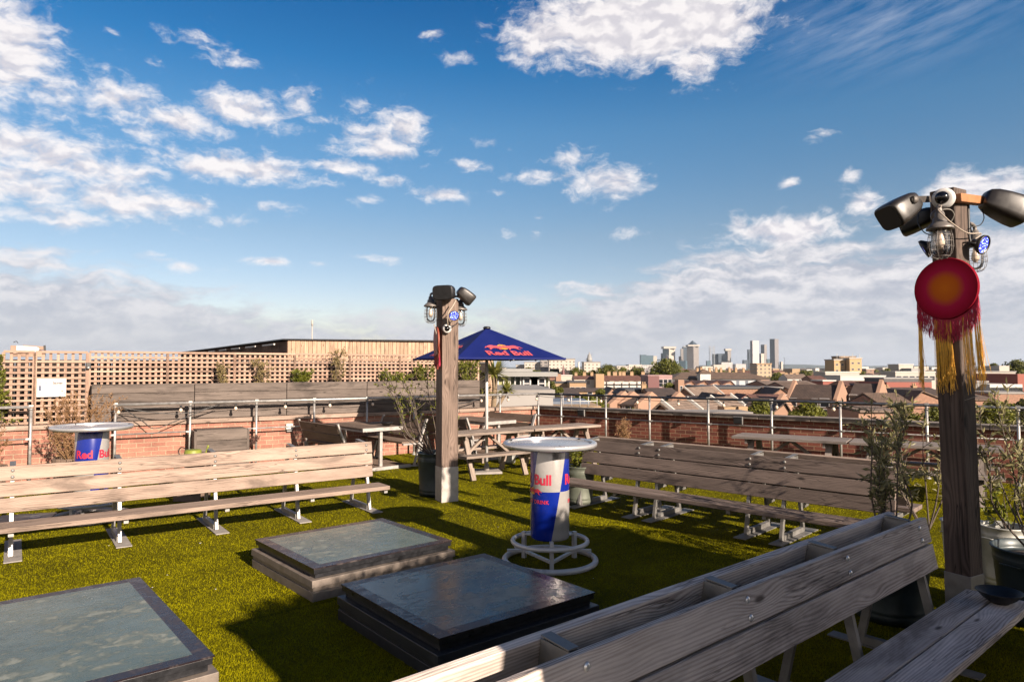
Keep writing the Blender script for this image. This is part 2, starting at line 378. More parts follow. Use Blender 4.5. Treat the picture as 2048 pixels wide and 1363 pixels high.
def facade(name, wall, glass, fx, fz, wfx=.5, wfz=.55, metal=0, rough=.3, blue=0):
    "curtain wall / window grid, laid out in metres of the UV map"
    def f(N, b):
        uv = N.new('ShaderNodeUVMap').outputs[0]; u, v, _ = N.sep(uv)
        mu = N.m('LESS_THAN', N.m('FRACT', N.m('DIVIDE', u, fx)), wfx)
        mv = N.m('LESS_THAN', N.m('FRACT', N.m('DIVIDE', v, fz)), wfz)
        k = N.m('MULTIPLY', mu, mv)
        wn = N.new('ShaderNodeTexWhiteNoise', noise_dimensions='2D')
        N.put(wn.inputs['Vector'], N.comb(N.m('FLOOR', N.m('DIVIDE', u, fx)), N.m('FLOOR', N.m('DIVIDE', v, fz)), 0))
        g = N.v('SCALE', tuple(glass), scale=N.rng(wn.outputs[0], 0, 1, .6, 1.5))
        N.put(b.inputs['Base Color'], N.mix(k, tuple(wall) + (1,), g))
        N.put(b.inputs['Roughness'], N.rng(k, 0, 1, .75, rough)); b.inputs['Metallic'].default_value = metal
    return mat(name, f)
FC_TEAL = facade('teal_glass_tower', (.10, .16, .19), (.05, .11, .15), 6, 4, .8, .7)
FC_DARK = facade('dark_glass_tower', (.09, .12, .15), (.03, .055, .085), 6, 4, .8, .7)
FC_STEEL = facade('steel_clad_tower', (.34, .31, .29), (.13, .13, .14), 7, 4, .6, .5)
FC_WHITE = facade('white_clad_tower', (.62, .58, .56), (.30, .30, .33), 8, 6, .45, .5)
FC_CREAM = facade('cream_block_facade', (.62, .56, .48), (.22, .19, .17), 4.2, 3.4, .5, .45)
FC_HOSP = facade('white_grid_facade', (.62, .57, .50), (.26, .21, .18), 5.0, 4.2, .42, .42)
FC_GRID = facade('grey_grid_facade', (.33, .31, .31), (.08, .08, .1), 5, 4, .6, .6)

# ---------------------------------------------------------------- mesh builder
class MB:
    def __init__(s, M=None):
        s.v = []; s.f = []; s.uv = []; s.mi = []; s.sm = []; s.M = M or Matrix.Identity(4)
    def add(s, verts, faces, uvs=None, mi=0, smooth=False):
        o = len(s.v)
        s.v += [tuple(s.M @ Vector(p)) for p in verts]
        for i, f in enumerate(faces):
            s.f.append([o + k for k in f]); s.mi.append(mi); s.sm.append(smooth)
            s.uv.append(uvs[i] if uvs else [(verts[k][0] + verts[k][1], verts[k][2]) for k in f])
    def box(s, c, d, rot=None, mi=0, grain=None, brick=False):
        "box of full size d centred at c; grain = axis the wood grain follows"
        c = Vector(c); hx, hy, hz = d[0] / 2, d[1] / 2, d[2] / 2
        P = [Vector((sx * hx, sy * hy, sz * hz)) for sx in (-1, 1) for sy in (-1, 1) for sz in (-1, 1)]
        L = grain if grain is not None else max(range(3), key=lambda i: d[i])
        lane = random.randint(1, 400) * 3 + 1.2; ru = random.random() * 9
        F6 = [(0, 1, 3, 2), (4, 6, 7, 5), (0, 4, 5, 1), (2, 3, 7, 6), (0, 2, 6, 4), (1, 5, 7, 3)]
        ax = [0, 0, 1, 1, 2, 2]; uvs = []
        for f, a in zip(F6, ax):
            o = [i for i in range(3) if i != a]
            if brick:
                if a == 2: uvs.append([(P[k][0], P[k][1]) for k in f])
                else: uvs.append([(P[k][o[0]], P[k][2] + c.z) for k in f])
            elif a == L: uvs.append([(P[k][o[0]] * .3 + ru, P[k][o[1]] * 2 + lane) for k in f])
            else:
                q = o[0] if o[1] == L else o[1]
                uvs.append([(P[k][L] + ru, P[k][q] + lane + a * .31) for k in f])
        if rot is not None:
            r3 = rot.to_3x3() if len(rot) == 4 else rot
            P = [r3 @ p for p in P]
        s.add([c + p for p in P], F6, uvs, mi)
    def beam(s, a, b, w, h, up=(0, 0, 1), mi=0):
        a = Vector(a); b = Vector(b); x = (b - a); L = x.length; x.normalize(); u = Vector(up)
        y = u.cross(x)
        if y.length < 1e-4: y = Vector((0, 1, 0)).cross(x)
        y.normalize(); z = x.cross(y)
        s.box((a + b) / 2, (L, w, h), Matrix((x, y, z)).transposed(), mi, 0)
    def tube(s, pts, r, seg=8, closed=False, mi=0, cap=True):
        pts = [Vector(p) for p in pts]; n = len(pts); V = []; Fc = []
        rr = r if isinstance(r, (list, tuple)) else [r] * n
        ref = Vector((.13, .27, 1)).normalized()
        for i, p in enumerate(pts):
            a = pts[i - 1] if (i or closed) else p; b = pts[(i + 1) % n] if (i < n - 1 or closed) else p
            t = (b - a).normalized(); u = t.cross(ref)
            if u.length < .05: u = t.cross(Vector((1, 0, 0)))
            u.normalize(); w_ = t.cross(u)
            for k in range(seg):
                q = 2 * math.pi * k / seg
                V.append(p + (u * math.cos(q) + w_ * math.sin(q)) * rr[i])
        for i in range(n if closed else n - 1):
            j = (i + 1) % n
            for k in range(seg):
                l = (k + 1) % seg; Fc.append((i * seg + k, i * seg + l, j * seg + l, j * seg + k))
        if cap and not closed:
            Fc.append(tuple(range(seg))[::-1]); Fc.append(tuple((n - 1) * seg + k for k in range(seg)))
        s.add(V, Fc, None, mi, True)
    def ring(s, c, R_, r, seg=56, ts=10, mi=0):
        s.tube([(c[0] + R_ * math.cos(2 * math.pi * k / seg), c[1] + R_ * math.sin(2 * math.pi * k / seg), c[2]) for k in range(seg)], r, ts, True, mi)
    def lathe(s, prof, seg=32, c=(0, 0, 0), rot=None, mi=0, smooth=True):
        closed = prof[0] == prof[-1]
        V = []; Fc = []; n = len(prof); c = Vector(c)
        for r, z in prof:
            for k in range(seg):
                q = 2 * math.pi * k / seg; p = Vector((r * math.cos(q), r * math.sin(q), z))
                if rot is not None: p = rot @ p
                V.append(c + p)
        for i in range(n - 1):
            for k in range(seg):
                l = (k + 1) % seg; Fc.append((i * seg + k, i * seg + l, (i + 1) * seg + l, (i + 1) * seg + k))
        if prof[0][0] > .0015 and not closed: Fc.append(tuple(range(seg))[::-1])
        if prof[-1][0] > .0015 and not closed: Fc.append(tuple((n - 1) * seg + k for k in range(seg)))
        s.add(V, Fc, None, mi, smooth)
    def prism(s, poly, y0, y1, mi=0, rot=None, c=(0, 0, 0)):
        "polygon of (x, z) extruded from y0 to y1"
        n = len(poly); V = [Vector((x, y0, z)) for x, z in poly] + [Vector((x, y1, z)) for x, z in poly]
        if rot is not None: V = [rot @ p for p in V]
        V = [Vector(c) + p for p in V]
        Fc = [tuple(range(n)), tuple(range(2 * n - 1, n - 1, -1))] + [(i, n + i, n + (i + 1) % n, (i + 1) % n) for i in range(n)]
        uvs = [[poly[k] for k in range(n)], [poly[k] for k in range(n - 1, -1, -1)]]
        for i in range(n):
            j = (i + 1) % n; L = math.hypot(poly[j][0] - poly[i][0], poly[j][1] - poly[i][1])
            uvs.append([(y0, 0), (y1, 0), (y1, L), (y0, L)])
        s.add(V, Fc, uvs, mi)
    def leaf(s, p, d, L, w_, mi=0, fold=.25):
        d = Vector(d).normalized(); sd_ = d.cross(Vector((random.uniform(-1, 1), random.uniform(-1, 1), random.uniform(-1, 1))))
        if sd_.length < 1e-3: sd_ = Vector((1, 0, 0))
        sd_.normalize(); nn = d.cross(sd_); p = Vector(p)
        s.add([p, p + d * L * .5 + sd_ * w_ / 2 + nn * w_ * fold, p + d * L, p + d * L * .5 - sd_ * w_ / 2 + nn * w_ * fold], [(0, 1, 2), (0, 2, 3)], [[(0, 0)] * 3] * 2, mi)
    def build(s, name, mats, parent=None, bevel=0, local=None):
        me = bpy.data.meshes.new(name); me.from_pydata(s.v, [], s.f)
        uvl = me.uv_layers.new(name='UVMap')
        flat = [c for f in s.uv for uv in f for c in uv]
        uvl.data.foreach_set('uv', flat)
        if not isinstance(mats, (list, tuple)): mats = [mats]
        for m_ in mats: me.materials.append(m_)
        me.polygons.foreach_set('material_index', s.mi); me.polygons.foreach_set('use_smooth', s.sm)
        me.update()
        bm = bmesh.new(); bm.from_mesh(me); bmesh.ops.recalc_face_normals(bm, faces=bm.faces); bm.to_mesh(me); bm.free()
        o = bpy.data.objects.new(name, me); COL.objects.link(o)
        if parent is not None: o.parent = parent
        if bevel:
            b = o.modifiers.new('bevel', 'BEVEL'); b.width = bevel; b.segments = 2; b.limit_method = 'ANGLE'
        return o

def tag(o, label=None, cat=None, group=None, kind=None):
    if label: o['label'] = label
    if cat: o['category'] = cat
    if group: o['group'] = group
    if kind: o['kind'] = kind
    return o
def thing(name, label, cat, loc=(0, 0, 0), rz=0, group=None, tilt=None):
    o = bpy.data.objects.new(name, None); COL.objects.link(o); o.empty_display_size = .2
    o.location = loc; o.rotation_euler = (tilt[0] if tilt else 0, tilt[1] if tilt else 0, rz)
    return tag(o, label, cat, group)
def struct(o): o['kind'] = 'structure'; return o
def copy_tree(o, parent=None):
    c_ = o.copy(); COL.objects.link(c_)
    if parent is not None: c_.parent = parent
    for ch in [q for q in bpy.data.objects if q.parent == o]: copy_tree(ch, c_)
    return c_
def rotz(a): return Matrix.Rotation(a, 3, 'Z')
def arc(a, b, sag, n=10):
    a = Vector(a); b = Vector(b)
    return [a.lerp(b, i / n) + Vector((0, 0, -sag * 4 * (i / n) * (1 - i / n))) for i in range(n + 1)]
def smoothpath(pts, n=6):
    P_ = [Vector(p) for p in pts]; out = []
    for i in range(len(P_) - 1):
        p0 = P_[max(0, i - 1)]; p1 = P_[i]; p2 = P_[i + 1]; p3 = P_[min(len(P_) - 1, i + 2)]
        for k in range(n):
            t = k / n
            out.append(.5 * ((2 * p1) + (p2 - p0) * t + (2 * p0 - 5 * p1 + 4 * p2 - p3) * t * t + (3 * p1 - p0 - 3 * p2 + p3) * t ** 3))
    out.append(P_[-1]); return out

def text_mesh(body, size, bold=.0, font_scale_x=1.0, align='LEFT', spacing=1.0):
    "flat letters in the x-z plane as (verts, faces), x to the right, z up"
    cu = bpy.data.curves.new('letters', 'FONT'); cu.body = body; cu.size = size; cu.offset = bold; cu.align_x = align
    cu.space_character = spacing; cu.resolution_u = 4
    o = bpy.data.objects.new('letters', cu); COL.objects.link(o)
    dg = bpy.context.evaluated_depsgraph_get(); me = bpy.data.meshes.new_from_object(o.evaluated_get(dg))
    V = [(v.co.x * font_scale_x, 0, v.co.y) for v in me.vertices]; Fc = [tuple(p.vertices) for p in me.polygons]
    bpy.data.objects.remove(o); bpy.data.meshes.remove(me); bpy.data.curves.remove(cu)
    return V, Fc
def slice_x(V, Fc, step):
    "cut flat geometry along x so that it can be bent"
    bm = bmesh.new(); vs = [bm.verts.new(v) for v in V]
    for f in Fc:
        try: bm.faces.new([vs[k] for k in f])
        except ValueError: pass
    x0 = min(v[0] for v in V); x1 = max(v[0] for v in V); x = x0 + step
    while x < x1:
        bmesh.ops.bisect_plane(bm, geom=bm.verts[:] + bm.edges[:] + bm.faces[:], plane_co=(x, 0, 0), plane_no=(1, 0, 0)); x += step
    bm.verts.ensure_lookup_table(); bm.verts.index_update()
    V2 = [tuple(v.co) for v in bm.verts]; F2 = [tuple(v.index for v in f.verts) for f in bm.faces]; bm.free()
    return V2, F2
BULLPTS = [(-.50,.02),(-.44,.10),(-.36,.13),(-.30,.20),(-.18,.25),(-.06,.24),(.04,.19),(.14,.20),(.24,.16),(.32,.20),(.36,.30),(.38,.18),(.44,.14),(.40,.07),
           (.46,.01),(.42,-.05),(.34,-.03),(.26,-.06),(.20,-.14),(.24,-.22),(.16,-.24),(.13,-.14),(.06,-.07),(-.06,-.05),(-.16,-.07),(-.22,-.15),(-.32,-.24),(-.40,-.22),(-.31,-.15),(-.30,-.04),
           (-.36,.02),(-.42,.04),(-.47,-.03),(-.56,-.06),(-.53,-.01)]
def bull(cx, cz, s_, flip=1):
    from mathutils.geometry import tessellate_polygon
    P_ = [(cx + flip * x_ * s_, 0, cz + z_ * s_) for x_, z_ in BULLPTS]
    return P_, [tuple(t) for t in tessellate_polygon([[Vector(p) for p in P_]])]
def disc(cx, cz, r, n=28):
    return [(cx, 0, cz)] + [(cx + r * math.cos(2 * math.pi * k / n), 0, cz + r * math.sin(2 * math.pi * k / n)) for k in range(n)], [(0, 1 + k, 1 + (k + 1) % n) for k in range(n)]

# ================================================================ THE ROOF: turf, deck, parapet walls
LC = Vector((.60, 16.0, 0))                 # corner where both rails meet
LD = Vector((-7.2, -4.8, 0)).normalized()   # the left rail runs from the corner this way
RD = Vector((7.15, -5.6, 0)).normalized()   # the right rail runs from the corner this way
LN = Vector((LD.y, -LD.x, 0)).normalized(); LN = LN if LN.y > 0 else -LN
RN = Vector((-RD.y, RD.x, 0)).normalized(); RN = RN if RN.y > 0 else -RN
ZC = .86
WC = LC + Vector((.03, .26, 0))
# turf sheet with the rucked-up seam in front of the right bench
def turf_z(x, y):
    d1 = ((x - 1.46) * .82 + (y - 7.33) * -.57); d2 = ((x - 1.46) * .57 + (y - 7.33) * .82)
    h = .085 * math.exp(-(d1 / .62) ** 4 - ((d2 - .05 * math.sin(d1 * 9)) / .15) ** 2)
    d1 = ((x - 2.45) * .72 + (y - 6.35) * -.70); d2 = ((x - 2.45) * .70 + (y - 6.35) * .72)
    h += .04 * math.exp(-(d1 / .45) ** 2 - (d2 / .16) ** 2)
    return h + .004 * math.sin(x * 3.1 + y) * math.sin(y * 2.3)
mb = MB(); st = .14; X0, X1, Y0, Y1 = -15, 13, -6, 16.6
nx = int((X1 - X0) / st); ny = int((Y1 - Y0) / st); V = []; idx = {}
def inside(x, y):
    p = Vector((x, y, 0)) - WC
    return p.dot(LN) < .10 and p.dot(RN) < .10
for j in range(ny + 1):
    for i in range(nx + 1):
        x_ = X0 + i * st; y_ = Y0 + j * st; V.append((x_, y_, turf_z(x_, y_)))
Fc = [(j * (nx + 1) + i, j * (nx + 1) + i + 1, (j + 1) * (nx + 1) + i + 1, (j + 1) * (nx + 1) + i) for j in range(ny) for i in range(nx)
      if inside(X0 + i * st, Y0 + j * st)]
mb.add(V, Fc, None, 0, True)
struct(mb.build('turf', TURF))
# standing blades on the nearer turf
import numpy as np
rs = np.random.RandomState(3)
NB = 640000
yy = 1 / (1 / 2.3 - rs.rand(NB) * (1 / 2.3 - 1 / 15.5)); NB = len(yy); xx = (rs.rand(NB) * 2 - 1) * yy * .80
keep = [(a_ - WC.x) * LN.x + (b_ - WC.y) * LN.y < .08 and (a_ - WC.x) * RN.x + (b_ - WC.y) * RN.y < .08 for a_, b_ in zip(xx, yy)]
xx = xx[keep]; yy = yy[keep]; NB = len(yy)
L_ = .008 + .007 * rs.rand(NB); an = rs.rand(NB) * 6.283; ln = (.15 + .45 * rs.rand(NB)) * L_; wd = .0007 * (1 + .50 * yy) * (.7 + .6 * rs.rand(NB))
zz = np.array([turf_z(a_, b_) for a_, b_ in zip(xx, yy)]) - .001
an2 = rs.rand(NB) * 6.283
A = np.stack([xx - np.cos(an2) * wd, yy - np.sin(an2) * wd, zz], 1); B = np.stack([xx + np.cos(an2) * wd, yy + np.sin(an2) * wd, zz], 1)
Cc = np.stack([xx + np.cos(an) * ln, yy + np.sin(an) * ln, zz + L_], 1)
co = np.stack([A, B, Cc], 1).reshape(-1, 3).astype(np.float32)
me = bpy.data.meshes.new('turf_pile'); me.vertices.add(NB * 3); me.vertices.foreach_set('co', co.ravel())
me.loops.add(NB * 3); me.loops.foreach_set('vertex_index', np.arange(NB * 3, dtype=np.int32))
me.polygons.add(NB); me.polygons.foreach_set('loop_start', np.arange(0, NB * 3, 3, dtype=np.int32)); me.polygons.foreach_set('loop_total', np.full(NB, 3, dtype=np.int32))
me.update(); me.materials.append(BLADE)
o = bpy.data.objects.new('turf_pile', me); COL.objects.link(o); tag(o, 'short yellow green plastic grass blades covering the roof', 'artificial grass', None, 'stuff')

# deck slab (the building under the roof)
def wallpts(a, b, th, z0, z1, mb, mi=0):
    pass
mb = MB()
corner = WC; lw = WC + LD * 17; rw = WC + RD * 17
poly = [(corner.x, corner.y), (rw.x, rw.y), (11, -12), (-13, -12), (lw.x, lw.y)]
n = len(poly)
Vt = [(p[0], p[1], -.03) for p in poly] + [(p[0], p[1], -12) for p in poly]
mb.add(Vt, [tuple(range(n)), tuple(range(2 * n - 1, n - 1, -1))] + [(i, n + i, n + (i + 1) % n, (i + 1) % n) for i in range(n)])
struct(mb.build('roof_slab', CONC))

def parapet(name, d, nrm, length, bm_, cm_, label, capw, capcol_segments, zt, shift=0):
    t = thing(name, label, 'wall', WC)
    a = math.atan2(d.y, d.x); rot = Matrix.Rotation(a, 4, 'Z')
    side = 1 if (rotz(a) @ Vector((0, 1, 0))).dot(nrm) > 0 else -1
    mb = MB(rot)
    mb.box((length / 2 + shift, side * .15, zt / 2 - .02), (length, .24, zt - .04), brick=True)
    mb.build('brickwork', bm_, t)
    mb = MB(rot); x_ = shift; k = 0
    while x_ < length + shift:
        L = capcol_segments * random.uniform(.92, 1.08); h = .075 + random.uniform(-.004, .006)
        mb.box((x_ + L / 2, side * .15, zt + h / 2 - .04), (L - .008, capw + random.uniform(-.01, .01), h), rotz(random.uniform(-.004, .004)))
        x_ += L; k += 1
    mb.build('coping', cm_, t, .008)
    return t
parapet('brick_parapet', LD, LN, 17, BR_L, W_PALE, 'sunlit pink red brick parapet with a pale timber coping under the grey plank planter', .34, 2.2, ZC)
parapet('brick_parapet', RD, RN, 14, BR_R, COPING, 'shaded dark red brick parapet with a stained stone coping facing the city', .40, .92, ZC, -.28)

# ================================================================ BENCHES
def bench(name, label, a_deg, s0, s1, nbase, trestles, back='AB', seat_y=(-.48, -.15), boards3=True, wm=W_PALE, backwm=None, ext=(0, 0), plates=True, seat_planks=1, bolts=(), group=None, rear_y=.56, double=False, strip=.14):
    a = R(a_deg); ca, sa = math.cos(a), math.sin(a)
    o_s = (s0 + s1) / 2
    base = Vector((o_s * ca - nbase * sa, o_s * sa + nbase * ca, 0))
    t = thing(name, label, 'bench', base, a, group)
    L = s1 - s0
    zb = [(.4225, .5575), (.57, .705), (.7175, .8525)] if boards3 else [(.548, .694), (.706, .853)]
    def ly(z, sgn=1, y0=0): return y0 + sgn * .2 * z
    sides = [(1, 0.0, 1)] + ([(-1, rear_y, 2)] if double else [])
    for sgn, y0, which in sides:
        for z0, z1 in zb:
            if sgn == -1 and boards3: z0 += .022; z1 += .022
            zc = (z0 + z1) / 2; h = (z1 - z0) / math.cos(math.atan(.2))
            mb = MB(); rot = Matrix.Rotation(-sgn * math.atan(.2), 3, 'X')
            j = random.uniform(-.012, .012)
            mb.box((j, ly(zc, sgn, y0) - sgn * .026, zc), (L, .044, h), rot)
            bd = mb.build('back_board', W_PALE if (sgn == -1 and boards3 and z1 > .86) else wm, t, .005)  # rear top board in paler wood, standing in for its sunlit top edge
            if which == 1 and z1 > .8:
                for s_ in trestles:
                    for zz_ in (z0 + .035, z1 - .04):
                        b_ = MB(); c_ = Vector((s_ - o_s, ly(zz_, 1, 0) - .050, zz_))
                        b_.lathe([(0.0001, .010), (.009, .009), (.015, .004), (.0165, 0)], 14, c_, Matrix.Rotation(R(90) , 3, 'X'))
                        b_.build('bolt', GALVD if boards3 else BOLT, bd)
        # seat
        sy0, sy1 = (seat_y[0], seat_y[1]) if sgn == 1 else (y0 - seat_y[1], y0 - seat_y[0])
        wp = (sy1 - sy0 - .012 * (seat_planks - 1)) / seat_planks
        for k in range(seat_planks):
            mb = MB(); c_y = sy0 + wp / 2 + k * (wp + .012)
            mb.box(((ext[1] - ext[0]) / 2, c_y, .363), (L + ext[0] + ext[1], wp, .046))
            mb.build('seat_board', wm, t, .006)
    for s_ in trestles:
        x_ = s_ - o_s; mb = MB()
        tw, td = .032, .046
        for sgn, y0 in ((1, 0.0), (-1, rear_y)):
            mb.beam((x_, y0, .02), (x_, ly(.82, sgn, y0) + sgn * .012, .82), td, tw, (1, 0, 0))
            if sgn == 1 or double:
                y_end = seat_y[0] + .05 if sgn == 1 else y0 - seat_y[0] - .05
                yb = ly(.32, sgn, y0)
                mb.beam((x_, yb, .315), (x_, y_end, .315), .042, .038)
                mb.beam((x_, yb + sgn * -.0, .28), (x_, (yb + y_end) / 2, .30), .012, .05)
        mb.beam((x_, .03, .045), (x_, rear_y - .03, .045), .045, .05)
        mb.beam((x_, ly(.82, 1, 0) - .0, .80), (x_, ly(.82, -1, rear_y), .80), .045, .03)
        mb.build('trestle', GALVD if double else GALV, t)
        # folded bracket over the top of the trestle
        mb = MB(); y1_, y2_ = ly(.84, 1, 0) + .002, ly(.84, -1, rear_y) - .002
        mb.box((x_, (y1_ + y2_) / 2, .858), (.050, abs(y2_ - y1_) - .004, .005), Matrix.Rotation(R(5), 3, 'X'))
        for q in (-1, 1): mb.prism([(y1_, .847), (y2_, .853), (y2_, .80), ((y1_ + y2_) / 2, .76), (y1_, .79)], -.003, .003, 0, rotz(R(90)), (x_ + q * .022, 0, 0))
        mb.build('top_bracket', GALVD, t)
        if plates:
            mb = MB(); mb.box((x_ + .02, rear_y / 2 + .0, .012), (strip, rear_y + .40, .010)); mb.build('floor_plate', CONC if not double else GALVD, t)
    return t
bench('slatted_bench', 'long sun bleached bench with three back boards in front of the left parapet', 36, -1.0, 3.71, 8.06,
      [-.93, .0, .90, 1.83, 2.74, 3.64], seat_y=(-.52, -.20), wm=W_PALE, ext=(0, -.04), rear_y=.58)
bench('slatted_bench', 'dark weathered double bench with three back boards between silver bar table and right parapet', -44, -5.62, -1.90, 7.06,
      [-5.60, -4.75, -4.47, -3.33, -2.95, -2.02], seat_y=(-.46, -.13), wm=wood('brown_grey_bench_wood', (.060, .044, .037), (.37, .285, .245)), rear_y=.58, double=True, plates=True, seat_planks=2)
bench('slatted_bench', 'nearest double bench with two grey back boards, running past the bottom edge', 40.7, .70, 4.835, 1.47,
      [.70, 1.687, 2.684, 3.655, 4.667], seat_y=(-.35, -.005), wm=W_GREY, boards3=False, ext=(0, .27), rear_y=.48, double=True, seat_planks=2, strip=.10)

# ================================================================ SKYLIGHTS
def _sky(N, b):
    c = objc(N)
    n = N.noise(c, 2.2, 5, .65, .6); n2 = N.noise(N.v('MULTIPLY', c, (1, 2.2, 1)), 9, 7, .7, .4)
    rnd = N.new('ShaderNodeObjectInfo').outputs['Random']
    cs = N.v('ADD', N.v('MULTIPLY', c, (1, 1.5, 1)), N.comb(N.m('MULTIPLY', rnd, 30), 0, 0))
    n3 = N.m('ADD', N.m('MULTIPLY', N.noise(cs, 7.5, 10, .74, .5), .72), N.m('MULTIPLY', N.noise(cs, 1.3, 3, .5), .32))
    base = N.mix(N.rng(n, .35, .65), (.040, .060, .048, 1), (.078, .100, .080, 1))
    scum = N.rng(n3, .555, .64, 0, 1, True)
    col = N.mix(N.m('MULTIPLY', scum, .8), base, (.20, .215, .18, 1))
    deep = N.rng(n2, .66, .72, 0, 1, True)
    col = N.mix(N.m('MULTIPLY', deep, .7), col, (.02, .07, .065, 1))
    N.put(b.inputs['Base Color'], col)
    N.put(b.inputs['Roughness'], N.m('ADD', N.rng(n3, .45, .7, .20, .45), 0)); b.inputs['Specular IOR Level'].default_value = .6
    bump(N, N.m('ADD', scum, N.m('MULTIPLY', N.noise(c, 90, 3), .1)), .25, .003)
SKYG = mat('grimy_skylight_glass', _sky)
def _edge(N, b):
    c = objc(N); n3 = N.noise(c, 9, 8, .7, 1.0)
    N.put(b.inputs['Base Color'], N.mix(N.m('MULTIPLY', N.rng(n3, .52, .66, 0, 1, True), .5), (.022, .016, .019, 1), (.16, .13, .12, 1)))
    N.put(b.inputs['Roughness'], N.rng(n3, .4, .7, .2, .5)); b.inputs['Specular IOR Level'].default_value = .35
EDGE = mat('dark_fritted_glass_edge', _edge)
def skylight(cx, cy, a, lx, ly_, label, zt=.25, kerb=KERB):
    t = thing('skylight', label, 'skylight', (cx, cy, 0), R(a), 'glass skylights sunk in the roof turf')
    hx, hy = lx / 2, ly_ / 2
    mb = MB(); e = .088
    mb.box((0, 0, zt - .004), (lx - 2 * e, ly_ - 2 * e, .010)); mb.build('glass_pane', SKYG, t)
    mb = MB()
    for sx in (-1, 1):
        mb.box((sx * (hx - e / 2), 0, zt - .0045), (e, ly_ , .010)); mb.box((0, sx * (hy - e / 2), zt - .0045), (lx - 2 * e, e, .010))
    mb.build('dark_glass_border', EDGE, t)
    mb = MB()
    mb.box((0, 0, zt - .028), (lx - .012, ly_ - .012, .036)); mb.box((0, 0, zt - .065), (lx - .05, ly_ - .05, .04))
    mb.build('frame', FRAME, t, .003)
    mb = MB(); mb.box((0, 0, zt - .115), (lx + .04, ly_ + .04, .058)); mb.box((0, 0, zt - .1605), (lx + .015, ly_ + .015, .034))
    mb.box((0, 0, (zt - .177) / 2), (lx + .03, ly_ + .03, zt - .177))
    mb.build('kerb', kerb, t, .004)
    return t
skylight(-1.435, 6.228, 41.2, 1.32, 1.215, 'left far skylight with chalky stains, between the sunlit bench and the darker skylight')
skylight(-.326, 4.878, 39.2, 1.285, 1.28, 'dark framed skylight in the middle of the turf, half in shade, beside the nearest bench', kerb=plain('near_black_kerb', (.022, .026, .034), .45, .1, .2, 12))  # kerb here in near black, far darker than the other two
skylight(-2.76, 3.96, 39.9, 1.50, 1.80, 'large skylight with streaky algae stains, cut off by the lower left corner of the photo')

# ================================================================ ROUND BAR TABLES
def _can(N, b):
    c = objc(N); x, y, z = N.sep(c)
    th = N.m('MULTIPLY', N.m('ARCTAN2', y, x), 57.2958)
    th2 = N.m('ADD', th, N.m('MULTIPLY', N.m('SUBTRACT', 1.04, z), 61.0))
    u = N.m('FLOOR', N.m('DIVIDE', N.m('ADD', th2, 1000 - 330), 90.0))
    upper = N.m('GREATER_THAN', z, .675)
    k = N.m('MODULO', N.m('ADD', u, upper), 2.0)
    k = N.m('GREATER_THAN', k, .5)
    n = N.noise(c, 30, 4, .6)
    N.put(b.inputs['Base Color'], N.mix(k, (.004, .022, .30, 1), N.v('SCALE', (.60, .58, .56), scale=N.rng(n, .3, .7, .94, 1.05))))
    N.put(b.inputs['Metallic'], N.m('MULTIPLY', k, .35)); b.inputs['Roughness'].default_value = .22
CAN = mat('blue_and_silver_can_print', _can)
def bend(V, r, th0, z0):
    return [(r * math.cos(th0 + x_ / r), r * math.sin(th0 + x_ / r), z0 + z_) for x_, _, z_ in V]
